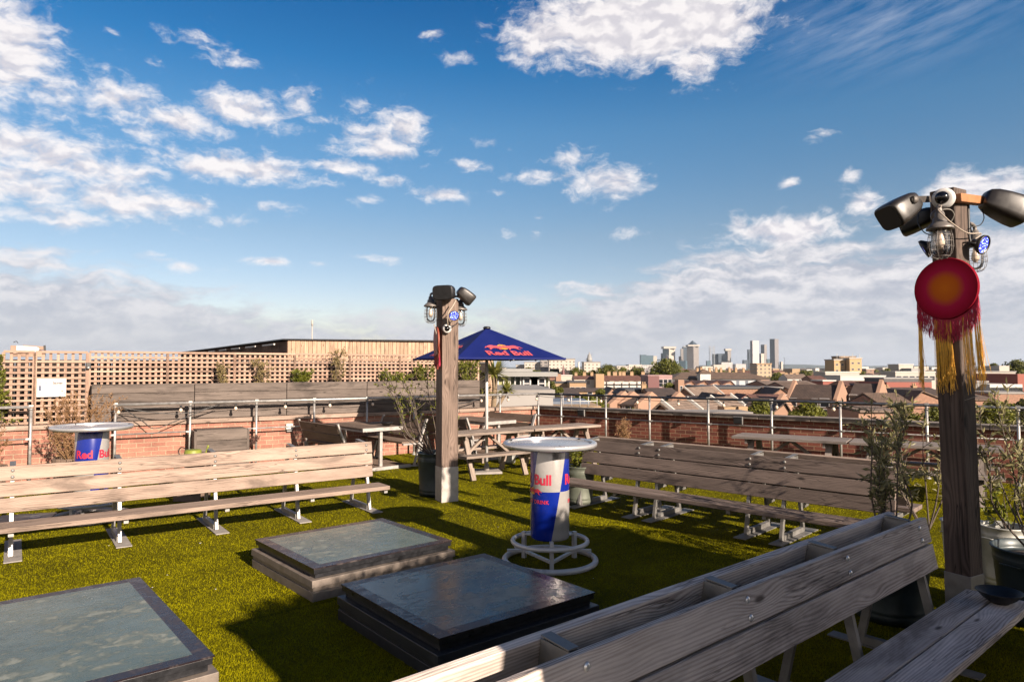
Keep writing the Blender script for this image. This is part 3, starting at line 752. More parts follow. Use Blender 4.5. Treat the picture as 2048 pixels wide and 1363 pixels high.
def bar_table(X, Y, label, spin=0):
    t = thing('bar_table', label, 'bar table', (X, Y, 0), spin, 'round bar tables shaped like drink cans')
    mb = MB()
    mb.lathe([(.0001, 1.098), (.375, 1.098), (.385, 1.094), (.385, 1.075), (.0001, 1.072)], 64)
    mb.build('tabletop', SILVER, t)
    mb = MB(); mb.lathe([(.392, 1.113), (.418, 1.118), (.434, 1.110), (.440, 1.092), (.434, 1.074), (.418, 1.064), (.400, 1.066), (.386, 1.074), (.386, 1.098), (.392, 1.113)], 72); mb.build('rim', SILVER, t)
    mb = MB()
    for q in (40, 160, 280):
        mb.box((.39 * math.cos(R(q)), .39 * math.sin(R(q)), 1.112), (.03, .012, .012), rotz(R(q)))
    mb.build('rim_clip', BLACKM, t)
    mb = MB(); r = .18
    mb.lathe([(.150, .225), (.165, .229), (.176, .238), (r, .252), (r, 1.02), (.172, 1.045), (.172, 1.072)], 64); can = mb.build('can_column', CAN, t)
    for base in (-90 - 135, -90 + 45):
        LET = MB(); Y2 = MB()
        V, Fc = slice_x(*text_mesh('Red', .128, .0042, .95), .03)
        LET.add(bend(V, r + .0025, R(base), .740), Fc)
        V, Fc = slice_x(*text_mesh('Bull', .128, .0042, .95), .03)
        LET.add(bend(V, r + .0025, R(base + 80), .740), Fc)
        mid = base + 72
        V, Fc = slice_x(*disc(0, 0, .034), .012); Y2.add(bend(V, r + .0018, R(mid), .675), Fc)
        for fl in (1, -1):
            V, Fc = slice_x(*bull(-.052 * fl, 0, .115, fl), .02); LET.add(bend(V, r + .0030, R(mid), .672), Fc)
        V, Fc = slice_x(*text_mesh('ENERGY DRINK', .047, .0012, 1.0, 'CENTER', 1.12), .03)
        LET.add(bend(V, r + .0025, R(mid), .567), Fc)
        LET.build('lettering', RED, can); Y2.build('sun_emblem', YEL, can)
    mb = MB(); mb.ring((0, 0, .20), .345, .021); mb.build('foot_ring', PAINTW, t)
    mb = MB(); mb.ring((0, 0, .028), .42, .027, 64, 12); mb.build('base_ring', PAINTW, t)
    legs = []
    for q in (-90, 30, 150):
        lx, ly_ = .275 * math.cos(R(q)), .275 * math.sin(R(q)); legs.append((lx, ly_))
        mb = MB(); mb.box((lx, ly_, .13), (.035, .035, .245), rotz(R(q))); mb.box((lx * .82, ly_ * .82, .232), (.12, .030, .012), rotz(R(q))); mb.build('leg', PAINTW, t)
    mb = MB()
    for i in range(3):
        a = Vector(legs[i] + (0,)); b = Vector(legs[(i + 1) % 3] + (0,)); d = (b - a).normalized()
        for z_, rr in ((.075, .42),):
            def hit(p, d):
                B_ = p.dot(d); C_ = p.dot(p) - rr * rr; return p + d * (-B_ + math.sqrt(max(0, B_ * B_ - C_)))
            p0 = a if i == 0 else hit(a, -d); p1 = b if i == 2 else hit(b, d); mb.beam((p0.x, p0.y, z_), (p1.x, p1.y, z_), .030, .022)
    mb.build('cross_bar', PAINTW, t)
    return t
bar_table(.352, 6.40, 'silver round bar table with blue and silver can column, in the middle of the turf')
bar_table(-5.03, 8.22, 'round bar table behind the sunlit bench near the left parapet, mostly its blue side showing', R(109.5))

# ================================================================ TIMBER POSTS AND WHAT HANGS ON THEM
def post(label, near, w_, phi, h, sleeve, lean):
    ph = R(phi); cx = near[0] + w_ / 2 * (math.cos(ph) - math.sin(ph)); cy = near[1] + w_ / 2 * (math.sin(ph) + math.cos(ph))
    t = thing('timber_post', label, 'post', (cx, cy, 0), ph, 'heavy timber posts carrying lights and speakers')
    sh = Matrix.Identity(4); l = rotz(-ph) @ Vector((lean, 0, 0)); sh[0][2] = l.x; sh[1][2] = l.y
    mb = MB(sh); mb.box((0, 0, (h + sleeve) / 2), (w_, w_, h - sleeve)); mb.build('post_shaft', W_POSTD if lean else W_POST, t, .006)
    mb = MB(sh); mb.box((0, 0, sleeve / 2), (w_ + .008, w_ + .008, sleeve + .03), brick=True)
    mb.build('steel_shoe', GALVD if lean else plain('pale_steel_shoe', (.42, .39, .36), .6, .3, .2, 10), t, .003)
    return t, Vector((cx, cy, 0))
PR = Vector((2.958, 4.45, 0)); PL = Vector((-.94, 9.20, 0))
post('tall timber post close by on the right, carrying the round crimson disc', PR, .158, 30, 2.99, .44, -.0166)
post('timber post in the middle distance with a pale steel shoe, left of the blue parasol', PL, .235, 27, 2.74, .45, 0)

def speaker(label, c, d, up, L=.27, W_=.20, H=.17, m=BROWNP, arm=None, piv=None):
    "rounded wedge loudspeaker; d = direction its grille faces"
    d = Vector(d).normalized(); y = Vector(up).cross(d).normalized(); z = d.cross(y)
    t = thing('loudspeaker', label, 'loudspeaker', c, 0, 'loudspeakers on the timber posts'); rot = Matrix((d, y, z)).transposed()
    mb = MB(); n = 28; V = []; secs = [(-.50, .30), (-.485, .50), (-.44, .64), (-.30, .80), (-.05, .92), (.25, 1.0), (.46, 1.0), (.50, .95)]
    for sx, k in secs:
        for i in range(n):
            q = 2 * math.pi * i / n; cx_, sx_ = math.cos(q), math.sin(q)
            V.append(rot @ Vector((sx * L, math.copysign(abs(cx_) ** .45, cx_) * W_ / 2 * k, math.copysign(abs(sx_) ** .45, sx_) * H / 2 * k)))
    Fc = [(i * n + k, i * n + (k + 1) % n, (i + 1) * n + (k + 1) % n, (i + 1) * n + k) for i in range(len(secs) - 1) for k in range(n)]
    Fc += [tuple(range(n))[::-1], tuple((len(secs) - 1) * n + k for k in range(n))]
    mb.add(V, Fc, None, 0, True); mb.build('cabinet', m, t)
    mb = MB(); n2 = n; Vg = [rot @ Vector((L * .502, math.copysign(abs(math.cos(6.2832 * i / n)) ** .45, math.cos(6.2832 * i / n)) * W_ * .44, math.copysign(abs(math.sin(6.2832 * i / n)) ** .45, math.sin(6.2832 * i / n)) * H * .44)) for i in range(n)]
    Vg += [v + d * .004 for v in Vg]
    mb.add(Vg, [tuple(range(n)), tuple(range(2 * n - 1, n - 1, -1))] + [(i, (i + 1) % n, n + (i + 1) % n, n + i) for i in range(n)]); mb.build('grille', BLACKM, t)
    if arm is not None:
        mb = MB(); s_ = 1 if (Vector(arm) - Vector(c)).dot(y) > 0 else -1
        pv = y * s_ * W_ * .52 if arm is not None else y
        side = -z if abs(z.dot(Vector((0, -1, 0)))) > .5 else y
        pv = Vector(piv) - Vector(c)
        e = Vector(arm) - Vector(c)
        mb.beam(pv + (pv - e).normalized() * .02, e, .012, .042, (0, 0, 1)); mb.beam(pv, pv + Vector((-.02, .10, -.03)), .01, .03, (0, 0, 1))
        mb.lathe([(.0001, .012), (.02, .012), (.026, .004), (.026, -.004)], 20, pv, Matrix.Rotation(R(90), 3, 'X'))
        mb.build('bracket', plain('grey_bracket_steel', (.085, .075, .068), .5, .4, .1, 10), t)
    return t
speaker('loudspeaker facing down left on the right post, its grey bracket towards the viewer', at(1803, 418, 4.42), (-.80, -.15, -.52), (-.4, 0, 1), .235, .20, .17, BROWNP, at(1860, 398, 4.50), at(1829, 399, 4.33))
speaker('black loudspeaker behind and below the bracketed one, left side of the right post', at(1838, 440, 4.78), (-.75, .55, -.30), (0, 0, 1), .24, .19, .14, BLACKP)
speaker('loudspeaker facing down right from an orange block on the right post', at(2006, 411, 4.55), (.86, -.12, -.42), (.4, 0, 1), .27, .19, .19, BROWNP)
speaker('wide black loudspeaker across the top of the left post', at(891, 585, 9.15), (-.35, -.93, -.10), (0, 0, 1), .20, .30, .20, BLACKP)
speaker('brown loudspeaker tilted down right from the top of the left post', at(930, 590, 9.3), (.70, .35, -.62), (.5, 0, 1), .24, .18, .18, BROWNP)
speaker('small black loudspeaker under the wide one on the left side of the left post', at(873, 603, 9.5), (-.7, .6, -.35), (0, 0, 1), .20, .15, .13, BLACKP)
o = MB(); a_ = at(1913, 396, 4.42); b_ = at(1962, 402, 4.62); o.beam(a_, b_, .06, .055); tag(o.build('mounting_block', W_ORANGE, None, .004), 'orange timber block holding the right hand loudspeaker', 'timber block')

def dome_cam(label, c, nrm, r):
    t = thing('dome_camera', label, 'camera', c, 0, 'white dome cameras on the timber posts'); q = Vector(nrm).to_track_quat('Z', 'Y').to_matrix()
    mb = MB(); mb.lathe([(r * .98, -.012), (r, 0), (r * .97, .016), (r * .80, .028), (r * .66, .030), (.001, .030)], 36, (0, 0, 0), q); mb.build('housing', WHITEP, t)
    mb = MB(); k = r * .62; c2 = q @ Vector((-.006, .004, .024))
    mb.lathe([(k, 0), (k * .98, k * .25), (k * .87, k * .5), (k * .66, k * .75), (k * .36, k * .93), (.001, k)], 30, c2, q); mb.build('dome', DOMEB, t)
    mb = MB()
    for a in (30, 150, 270): mb.lathe([(.0001, .004), (.003, .003), (.003, 0)], 8, q @ Vector((r * .85 * math.cos(R(a)), r * .85 * math.sin(R(a)), .024)), q)
    mb.build('screw', BLACKM, t)
dome_cam('white dome camera near the top of the right post', at(1887, 397, 4.40), (-.58, -.78, -.10), .068)
dome_cam('small white dome camera below the blue spotlight on the left post', at(894, 657, 9.17), (.35, -.92, -.1), .062)

def cage_lamp(label, c, s_, toward):
    "bulkhead lamp: neck, flared cap, glass jar, filament bulb and wire cage; c = centre of the cap's underside"
    t = thing('caged_lamp', label, 'lamp', c, 0, 'caged outdoor lamps on the timber posts')
    mb = MB(); mb.lathe([(.018 * s_, .125 * s_), (.026 * s_, .12 * s_), (.030 * s_, .085 * s_), (.040 * s_, .08 * s_), (.044 * s_, .05 * s_), (.062 * s_, .034 * s_), (.080 * s_, .018 * s_), (.084 * s_, .008 * s_), (.084 * s_, 0), (.001, 0)], 30)
    tv = Vector(toward); mb.tube(smoothpath([(0, 0, .10 * s_), (0, 0, .15 * s_), tv * .5 + Vector((0, 0, .17 * s_)), tv + Vector((0, 0, .12 * s_))], 5), .014 * s_, 10)
    mb.lathe([(.001, .01), (.04 * s_, .01), (.045 * s_, 0)], 20, tv + Vector((0, 0, .12 * s_)), (-tv).to_track_quat('Z', 'Y').to_matrix())
    mb.build('cap', LAMPG, t)
    mb = MB(); mb.lathe([(.052 * s_, 0), (.056 * s_, -.02 * s_), (.056 * s_, -.13 * s_), (.046 * s_, -.165 * s_), (.02 * s_, -.182 * s_), (.001, -.185 * s_)], 28); mb.build('glass_jar', GLASS, t)
    mb = MB(); mb.lathe([(.012 * s_, 0), (.015 * s_, -.03 * s_), (.026 * s_, -.07 * s_), (.028 * s_, -.10 * s_), (.012 * s_, -.125 * s_), (.001, -.128 * s_)], 16); mb.build('bulb', BULB, t)
    mb = MB(); mb.tube([(math.cos(k * 1.9) * .013 * s_, math.sin(k * 1.9) * .013 * s_, -.03 * s_ - .075 * s_ * (k % 2)) for k in range(9)], .0026 * s_, 6); mb.build('filament', FILA, t)
    mb = MB()
    for k in range(8):
        a = 2 * math.pi * k / 8; ca, sa = math.cos(a), math.sin(a)
        mb.tube([(ca * r_ * s_, sa * r_ * s_, z_ * s_) for r_, z_ in ((.062, 0), (.074, -.05), (.078, -.12), (.070, -.165), (.045, -.195), (.012, -.203))], 0.0019 * s_, 5)
    for r_, z_ in ((.071, -.045), (.0775, -.085), (.0785, -.122), (.056, -.186)): mb.ring((0, 0, z_ * s_), r_ * s_, .0019 * s_, 28, 5)
    mb.build('wire_cage', LAMPG, t)
cage_lamp('caged lamp hanging in front of the right post, just over the crimson disc', at(1880, 459, 4.36), .94, (.05, .10, .0))
cage_lamp('caged lamp half hidden behind the right edge of the right post', at(1950, 492, 4.85), .92, (-.10, -.05, .0))
cage_lamp('caged lamp on the left side of the left post', at(861.5, 613, 9.25), 1.12, (.10, .10, 0))
cage_lamp('caged lamp on the right side of the left post, behind the blue spotlight', at(921, 620, 9.40), 1.12, (-.14, 0, 0))

def spot(label, c, d, r, pan=(0, 0, 0)):
    t = thing('led_spotlight', label, 'spotlight', c, 0, 'round blue led spotlights on the timber posts'); q = Vector(d).to_track_quat('Z', 'Y').to_matrix()
    mb = MB(); mb.lathe([(.001, -r * 1.25), (r * .45, -r * 1.2), (r * .60, -r * .7), (r * .95, -r * .35), (r * 1.16, -.1 * r), (r * 1.18, .22 * r), (r * 1.02, .24 * r), (r * 1.0, .10 * r)], 32, (0, 0, 0), q); mb.build('housing', BLACKP, t)
    mb = MB(); mb.lathe([(r * 1.0, .10 * r), (r * .8, .13 * r), (.001, .15 * r)], 32, (0, 0, 0), q); mb.build('lens', LED, t)
    mb = MB(); p = Vector(pan); mb.tube([q @ Vector((r * 1.2, 0, -.1 * r)), q @ Vector((r * 1.3, 0, -r)), p], r * .10, 6); mb.tube([q @ Vector((-r * 1.2, 0, -.1 * r)), q @ Vector((-r * 1.3, 0, -r)), p], r * .10, 6); mb.build('yoke', BLACKM, t)
spot('blue led spotlight with its lens lit, on the right side of the right post', at(1965, 489, 4.45), (.42, -.80, -.32), .054, (-.16, .12, .02))
spot('black led spotlight seen from behind, left of the right post', at(1850, 497, 4.72), (-.75, .45, -.45), .056, (.14, .0, .03))
spot('blue led spotlight facing the viewer on the left post', at(908, 631, 9.06), (.25, -.90, -.20), .058, (-.05, .16, .05))

def _disc(N, b):
    c = objc(N); x, y, z = N.sep(c)
    d = N.v('LENGTH', N.comb(x, 0, z))
    n = N.noise(c, 4, 3)
    k = N.m('ADD', d, N.m('MULTIPLY', N.m('SUBTRACT', n, .5), .04))
    N.put(b.inputs['Base Color'], N.ramp(N.m('MULTIPLY', k, 4.8), [(0.0, (.78, .20, .012)), (.36, (.66, .14, .012)), (.60, (.52, .012, .07)), (.85, (.40, .004, .035)), (1.0, (.22, .004, .015))]))
    b.inputs['Roughness'].default_value = .8; b.inputs['Specular IOR Level'].default_value = .1
DISC = mat('crimson_orange_dyed_disc', _disc)
FRED = plain('crimson_fringe', (.75, .015, .09), .6, 0, .25, 40); FYEL = plain('golden_fringe', (.95, .52, .05), .5, 0, .2, 40)
def fringe_disc(name, label, c, ang, r, n1, n2, l1, l2, wr=.0016, seed=1, mats=(DISC, FRED, FYEL)):
    rr = random.Random(seed); t = thing(name, label, 'hanging ornament', c, ang)
    mb = MB(); n = 72
    V = [(0, -.008, 0)] + [(r * .985 * math.cos(6.28318 * k / n), -.008, r * .985 * math.sin(6.28318 * k / n)) for k in range(n)] + [(r * math.cos(6.28318 * k / n), .0, r * math.sin(6.28318 * k / n)) for k in range(n)] + [(r * math.cos(6.28318 * k / n), .012, r * math.sin(6.28318 * k / n)) for k in range(n)] + [(0, .012, 0)]
    Fc = []
    for k in range(n):
        l = (k + 1) % n; Fc += [(0, 1 + k, 1 + l), (1 + k, 1 + n + k, 1 + n + l, 1 + l), (1 + n + k, 1 + 2 * n + k, 1 + 2 * n + l, 1 + n + l), (3 * n + 1, 1 + 2 * n + l, 1 + 2 * n + k)]
    mb.add(V, Fc, None, 0, False); mb.build('dyed_disc', mats[0], t)
    mb = MB()
    for i in range(n1):
        a = R(198 + 146 * (i + rr.random()) / n1); x_ = r * math.cos(a); z_ = r * math.sin(a) * (.97 if abs(math.cos(a)) < .9 else 1)
        L = l1 * (.75 + .5 * rr.random()); dx = rr.uniform(-.006, .010)
        mb.tube([(x_, .008, z_), (x_ + dx * .4, .01 + rr.uniform(-.01, .01), z_ - L * .5), (x_ + dx, .012 + rr.uniform(-.015, .01), z_ - L)], wr, 3, False, 0, False)
    mb.build('red_fringe', mats[1], t)
    mb = MB()
    for i in range(n2):
        g = rr.choice((.02, .06, .10, .33, .36, .40, .43, .46, .50, .53, .70, .74, .80, .88, .93, .97)); a = R(200 + 140 * (g + rr.uniform(-.014, .014)))
        x_ = r * math.cos(a); z_ = r * math.sin(a); zend = -r - l2 * rr.uniform(.62, 1.0) * (1 if .05 < g < .95 else .92)
        dx = .03 * (g + .2) + rr.uniform(-.012, .012) + (rr.uniform(-.05, .06) if rr.random() < .06 else 0)
        mb.tube(smoothpath([(x_, .010, z_), (x_ + dx * .25, .012, z_ * .6 + zend * .4), (x_ + dx * .7, .012 + rr.uniform(-.01, .01), z_ * .2 + zend * .8), (x_ + dx, .012 + rr.uniform(-.02, .015), zend)], 3), wr, 3, False, 0, False)
    mb.build('golden_fringe', mats[2], t)
fringe_disc('fringed_disc', 'round crimson disc with orange centre and long red and gold fringe on the right post', at(1891, 577, 4.50), R(-60), .203, 460, 250, .135, .50, .0012)
RUST = plain('rust_red_disc', (.34, .07, .035), .6, 0, .2, 10)
fringe_disc('fringed_disc', 'rust red disc with short fringe, edge on, left side of the left post', at(872.5, 682, 9.28), R(-74), .20, 160, 60, .16, .16, .0022, 4, (RUST, plain('rust_fringe', (.55, .09, .05), .6, 0, .2, 20), FRED))
def cable(label, pts, r, m, n=7):
    mb = MB(); mb.tube(smoothpath(pts, n), r, 6); tag(mb.build('cable', m), label, 'cable')
cable('pale cable running from the dome camera across the right post to the blue spotlight', [at(1888, 408, 4.40), at(1876, 418, 4.36), at(1890, 434, 4.30), at(1912, 452, 4.33), at(1936, 466, 4.40), at(1962, 467, 4.50), at(1950, 478, 4.5)], .0042, CABW)
cable('grey looped cable beside the caged lamp on the right post', [at(1873, 428, 4.38), at(1882, 420, 4.36), at(1900, 419, 4.36), at(1908, 430, 4.38), at(1900, 446, 4.40)], .004, plain('grey_cable', (.25, .23, .2), .6))
cable('thin black cable hanging from the left loudspeaker of the right post', [at(1838, 425, 4.5), at(1836, 445, 4.45), at(1848, 464, 4.4), at(1862, 470, 4.4)], .0032, BLACKP)
cable('thin black cable curving down from the right loudspeaker of the right post', [at(1962, 415, 4.6), at(1968, 435, 4.55), at(1960, 450, 4.52), at(1942, 455, 4.5), at(1950, 470, 4.5)], .0032, BLACKP)
cable('black cable running straight down the right face of the right post', [at(1936, 405, 4.60), at(1936.5, 430, 4.60), at(1938, 470, 4.60), at(1942, 490, 4.60)], .010, BLACKP)
cable('pale cable bundle looping over the blue spotlight on the left post', [at(912, 600, 9.1), at(905, 613, 9.05), at(897, 625, 9.0), at(895, 640, 9.03), at(896, 652, 9.1)], .009, CABW)
cable('dark cable sagging across the left post above its dome camera', [at(872, 640, 9.3), at(884, 638, 9.15), at(896, 649, 9.08), at(907, 651, 9.1), at(915, 645, 9.2)], .006, BLACKP)
cable('pale cable hanging down the rust red disc of the left post', [at(868, 648, 9.2), at(873, 670, 9.15), at(874, 700, 9.15), at(877, 712, 9.18)], .006, CABW)
mb = MB(); ph = R(30); c_ = at(1917, 798, 4.57); hw = .081
mb.tube([Vector((c_.x, c_.y, c_.z)) + rotz(ph) @ Vector((sx * hw, sy * hw, (sx - sy) * .012)) for sx, sy in ((-1, -1), (1, -1), (1, 1), (-1, 1))], .0022, 5, True)
tag(mb.build('tie_wire', CABW), 'thin wire tied round the right post below the golden fringe', 'wire')

# ================================================================ PARASOL
def parasol():
    b0 = Vector((-.437, 11.80, 0)); t = thing('parasol', 'royal blue square parasol with red and yellow bull emblem beside the left post', 'parasol', b0)
    mb = MB(); mb.tube([(0, 0, .05), (0, 0, 2.40)], .027, 16); mb.build('pole', PAINTW, t)
    mb = MB(); mb.box((0, .02, .025), (.46, .46, .035), rotz(R(12))); mb.lathe([(.05, .04), (.045, .12), (.032, .16)], 16); mb.build('base_plate', CONC, t)
    ap = Vector((0, .05, 2.49)); h = 1.40; be = R(-107); Cn = [Vector((h * math.cos(be + k * math.pi / 2), .05 + h * math.sin(be + k * math.pi / 2), 1.955)) for k in range(4)]
    mb = MB(); N_ = 14
    for k in range(4):
        A_, B_ = Cn[k], Cn[(k + 1) % 4]; V = []; idx_ = {}
        for i in range(N_ + 1):
            for j in range(i + 1):
                f = i / N_; g = j / i if i else 0
                p = ap.lerp(A_.lerp(B_, g), f); sag = .035 * math.sin(math.pi * f) * math.sin(math.pi * g) if i else 0
                p = p + Vector((0, 0, -sag)); idx_[(i, j)] = len(V); V.append(p)
        Fc = []
        for i in range(N_):
            for j in range(i + 1):
                Fc.append((idx_[(i, j)], idx_[(i + 1, j)], idx_[(i + 1, j + 1)]))
                if j < i: Fc.append((idx_[(i, j)], idx_[(i + 1, j + 1)], idx_[(i, j + 1)]))
        nv = len(V); V2 = V + [v - Vector((0, 0, .006)) for v in V]
        mb.add(V2, Fc + [tuple(q + nv for q in f)[::-1] for f in Fc], None, 0, True)
        mb.beam(A_ - Vector((0, 0, .006)), B_ - Vector((0, 0, .006)), .012, .03)
    can = mb.build('canopy', BLUEF, t)
    mb = MB(); mb.lathe([(.001, .03), (.05, .025), (.07, 0), (.06, -.02)], 20, ap); mb.build('top_cap', BLACKP, t)
    mb = MB()
    for c_ in Cn + [Cn[k].lerp(Cn[(k + 1) % 4], .5) for k in range(4)]: mb.tube([ap - Vector((0, 0, .06)), c_ - Vector((0, 0, .03))], .012, 6); mb.tube([Vector((0, 0, 1.98)), ap.lerp(c_, .45) - Vector((0, 0, .04))], .009, 6)
    mb.build('ribs', GALV, t)
    # print on the two panels turned to the roof
    for k, sc_ in ((0, 1.0), (3, 1.0)):
        A_, B_ = Cn[k], Cn[(k + 1) % 4]
        if k == 3: A_, B_ = Cn[3], Cn[0]
        ex = (B_ - A_).normalized(); mid = A_.lerp(B_, .5); ez = (ap - mid).normalized(); nn = ex.cross(ez).normalized()
        L1 = MB(); L2 = MB()
        def put(V, Fc, mb_, u0, v0, off):
            mb_.add([mid + ex * (x_ + u0) + ez * (z_ + v0) + nn * (off - .030 * math.sin(math.pi * min(1, max(0, 1 - (z_ + v0) / 1.12)))) for x_, _, z_ in V], Fc)
        V, Fc = text_mesh('Red Bull', .245, .008, 1.0, 'CENTER'); put(V, Fc, L1, 0, .10, .012)
        V, Fc = disc(0, 0, .095); put(V, Fc, L2, 0, .43, .010)
        for fl in (1, -1):
            V, Fc = bull(-.155 * fl, 0, .36, fl); put(V, Fc, L1, 0, .40, .014)
        L1.build('lettering', plain('pale_red_print', (.70, .10, .13), .7), can); L2.build('sun_emblem', YEL, can)
parasol()

# ================================================================ STEEL FRAMED TABLE SETS
UV_ = (Vector((-.656, .755, 0)), Vector((.755, .656, 0)))
SQ = plain('pale_steel_frame', (.48, .46, .44), .45, .5, .1, 10)
def steel_table(org, label):
    t = thing('steel_framed_table', label, 'table', org, R(41), 'steel framed tables by the left parapet')   # local x = across, local y = away along the table
    for k in range(4):
        mb = MB(); mb.box((-.30 + .2 * k, .80, .725), (.192, 1.50, .035), None, 0, 1); mb.build('table_board', W_BROWN, t, .004)
    mb = MB()
    mb.box((0, .03, .712), (.80, .04, .062)); mb.box((0, 1.57, .712), (.80, .04, .062)); mb.box((-.38, .8, .69), (.03, 1.5, .03)); mb.box((.38, .8, .69), (.03, 1.5, .03))
    mb.box((-.0, .10, .35), (.055, .055, .66)); mb.box((-.0, 1.46, .35), (.055, .055, .66))
    mb.build('steel_frame', SQ, t)
    mb = MB()
    for k in range(6): mb.box((0, .12 + .24 * k, .038), (1.02, .232, .026), None, 0, 0)
    mb.build('deck_boards', W_BROWN, t)
    mb = MB(); mb.box((0, -.02, .028), (1.10, .035, .055)); mb.box((0, 1.46, .028), (1.10, .035, .055)); mb.build('base_channel', SQ, t)
    return t
def steel_bench(org, side, label):
    "side = -1: back on the left, seat towards +x ; +1: mirrored"
    t = thing('steel_framed_bench', label, 'bench', org, R(41), 'steel framed benches by the left parapet')
    for k in range(2):
        mb = MB(); mb.box((-side * (.08 + .19 * k), .78, .440), (.18, 1.50, .034), None, 0, 1); mb.build('seat_board', W_BROWN, t, .004)
        mb = MB(); mb.box((side * (.075 + .055 * k), .78, .58 + .165 * k), (.028, 1.50, .158), Matrix.Rotation(side * R(17), 3, 'Y'), 0, 1); mb.build('back_board', W_BROWN, t, .004)
    for y_ in (.0, 1.55):
        mb = MB(); mb.beam((side * .0, y_, .44), (side * .16, y_, .85), .03, .055, (0, 1, 0)); mb.beam((-side * .36, y_, .415), (side * .04, y_, .415), .03, .05, (0, 1, 0))
        mb.beam((-side * .12, y_, .02), (side * .02, y_, .43), .03, .05, (0, 1, 0)); mb.beam((side * .05, y_, .43), (side * -.02, y_, .02), .03, .05, (0, 1, 0)); mb.beam((-side * .30, y_, .02), (side * .12, y_, .02), .03, .04, (0, 1, 0))
        mb.build('frame', SQ, t)
for org, nm in ((Vector((-2.28, 12.16, 0)), 'left of the timber post'), (Vector((-.21, 13.62, 0)), 'behind the blue parasol pole')):
    steel_table(org, 'brown plank table with pale steel frame, ' + nm)
    steel_bench(org + UV_[1] * -.74 - UV_[0] * .03, -1, 'backed bench along the left side of the steel framed table ' + nm)
    steel_bench(org + UV_[1] * .74 - UV_[0] * .03, 1, 'backed bench along the right side of the steel framed table ' + nm)

# ================================================================ TIMBER PICNIC TABLES
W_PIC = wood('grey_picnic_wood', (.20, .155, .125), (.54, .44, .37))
def picnic(a, s0, n0, label, L=1.56, wm=W_PIC, w_=.58):
    ar = R(a); p = Vector((s0 * math.cos(ar) - n0 * math.sin(ar), s0 * math.sin(ar) + n0 * math.cos(ar), 0))
    t = thing('picnic_table', label, 'picnic table', p, ar, 'timber picnic tables with fixed benches')
    nb = 4
    for k in range(nb):
        mb = MB(); wb = (w_ - .008 * (nb - 1)) / nb; mb.box((L / 2 + random.uniform(-.004, .004), wb / 2 + k * (wb + .008), .728), (L - .01, wb, .040)); mb.build('table_board', wm, t, .004)
    for y_ in (-.30, w_ + .05):
        mb = MB(); mb.box((L / 2, y_ + .125, .405), (L - .02, .235, .038)); mb.build('bench_board', wm, t, .004)
    for x_ in (.26, L - .26):
        mb = MB(); c = w_ / 2
        mb.beam((x_, c - .12, .70), (x_, -.10, .01), .045, .085, (1, 0, 0)); mb.beam((x_ + .047, c + .12, .70), (x_ + .047, w_ + .10, .01), .045, .085, (1, 0, 0))
        mb.beam((x_ + .047, -.30, .345), (x_ + .047, w_ + .30, .345), .035, .08); mb.beam((x_ - .047, .04, .670), (x_ - .047, w_ - .04, .670), .035, .07)
        mb.beam((x_ + (.06 if x_ < .5 else -.06), c, .34), (L / 2, c, .69), .04, .06, (0, 1, 0))
        mb.build('trestle', wm, t)
    return t
picnic(36.2, 5.69, 9.26, 'timber picnic table just right of the timber post, under the parasol')
picnic(36.2, 7.27, 9.26, 'timber picnic table behind the silver bar table top')
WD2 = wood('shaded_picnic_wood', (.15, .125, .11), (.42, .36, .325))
_a = R(-32.5); _p = Vector((3.39, 10.62)); _s = _p.x * math.cos(_a) + _p.y * math.sin(_a); _n = -_p.x * math.sin(_a) + _p.y * math.cos(_a)
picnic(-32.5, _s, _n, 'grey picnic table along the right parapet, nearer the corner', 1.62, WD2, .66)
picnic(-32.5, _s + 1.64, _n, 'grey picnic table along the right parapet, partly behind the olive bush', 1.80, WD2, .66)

# ================================================================ RAILS
def ray_t(px, o, d):
    k = (px - 1024) / F / CP   # x = k*y on this column (near the horizon)
    return (k * o.y - o.x) / (d.x - k * d.y)
ZR = 1.19
def rail(name, label, o, d, ts, t0, t1, mrail, mids=True, seg=None):
    t = thing(name, label, 'railing', o)
    mb = MB(); mb.tube([d * t0 + Vector((0, 0, ZR)), d * t1 + Vector((0, 0, ZR))], .0245, 12); mb.build('top_rail', mrail, t)
    mb = MB(); mb.tube([d * t0 + Vector((0, 0, .70)), d * t1 + Vector((0, 0, .70))], .0125, 8); mb.build('middle_rail', GALV, t)
    for k in ts:
        mb = MB(); p = d * k; mb.tube([p, p + Vector((0, 0, ZR - .03))], .0215, 12); mb.lathe([(.05, .0), (.05, .012), (.026, .02), (.026, .06)], 14, p)
        mb.lathe([(.028, -.045), (.030, -.03), (.030, -.022)], 14, p + Vector((0, 0, ZR)))
        mb.build('rail_post', GALV, t)
        mb = MB(); q = Vector((d.y, -d.x, 0)); q = q if q.y < 0 else -q
        mb.box(p + Vector((0, 0, .70)) + d * .035, (.05, .05, .03), rotz(math.atan2(d.y, d.x))); mb.box(p + Vector((0, 0, ZR + .02)), (.06, .045, .03), rotz(math.atan2(d.y, d.x))); mb.build('clamp', GALV, t)
    return t
tl = [ray_t(p, LC, LD) for p in (234, 383, 515, 630, 735, 829, 915, 1000)]
rail('guard_rail', 'galvanised tube railing in front of the left brick parapet', LC, LD, tl, tl[0], 0, GALV)
tr_ = [ray_t(p, LC, RD) for p in (1122, 1211, 1298, 1415, 1541, 1678, 1850, 2032)]
rail('guard_rail', 'tube railing with dark top tube along the right parapet facing the city', LC, RD, [0.02] + tr_, 0, tr_[-1] + 3, RAILM)
tl2 = ray_t(66, LC, LD)
rail('guard_rail', 'short end of tube railing at the left edge of the photo', LC, LD, [tl2, tl2 + 1.5], tl2, tl2 + 2.5, GALV)
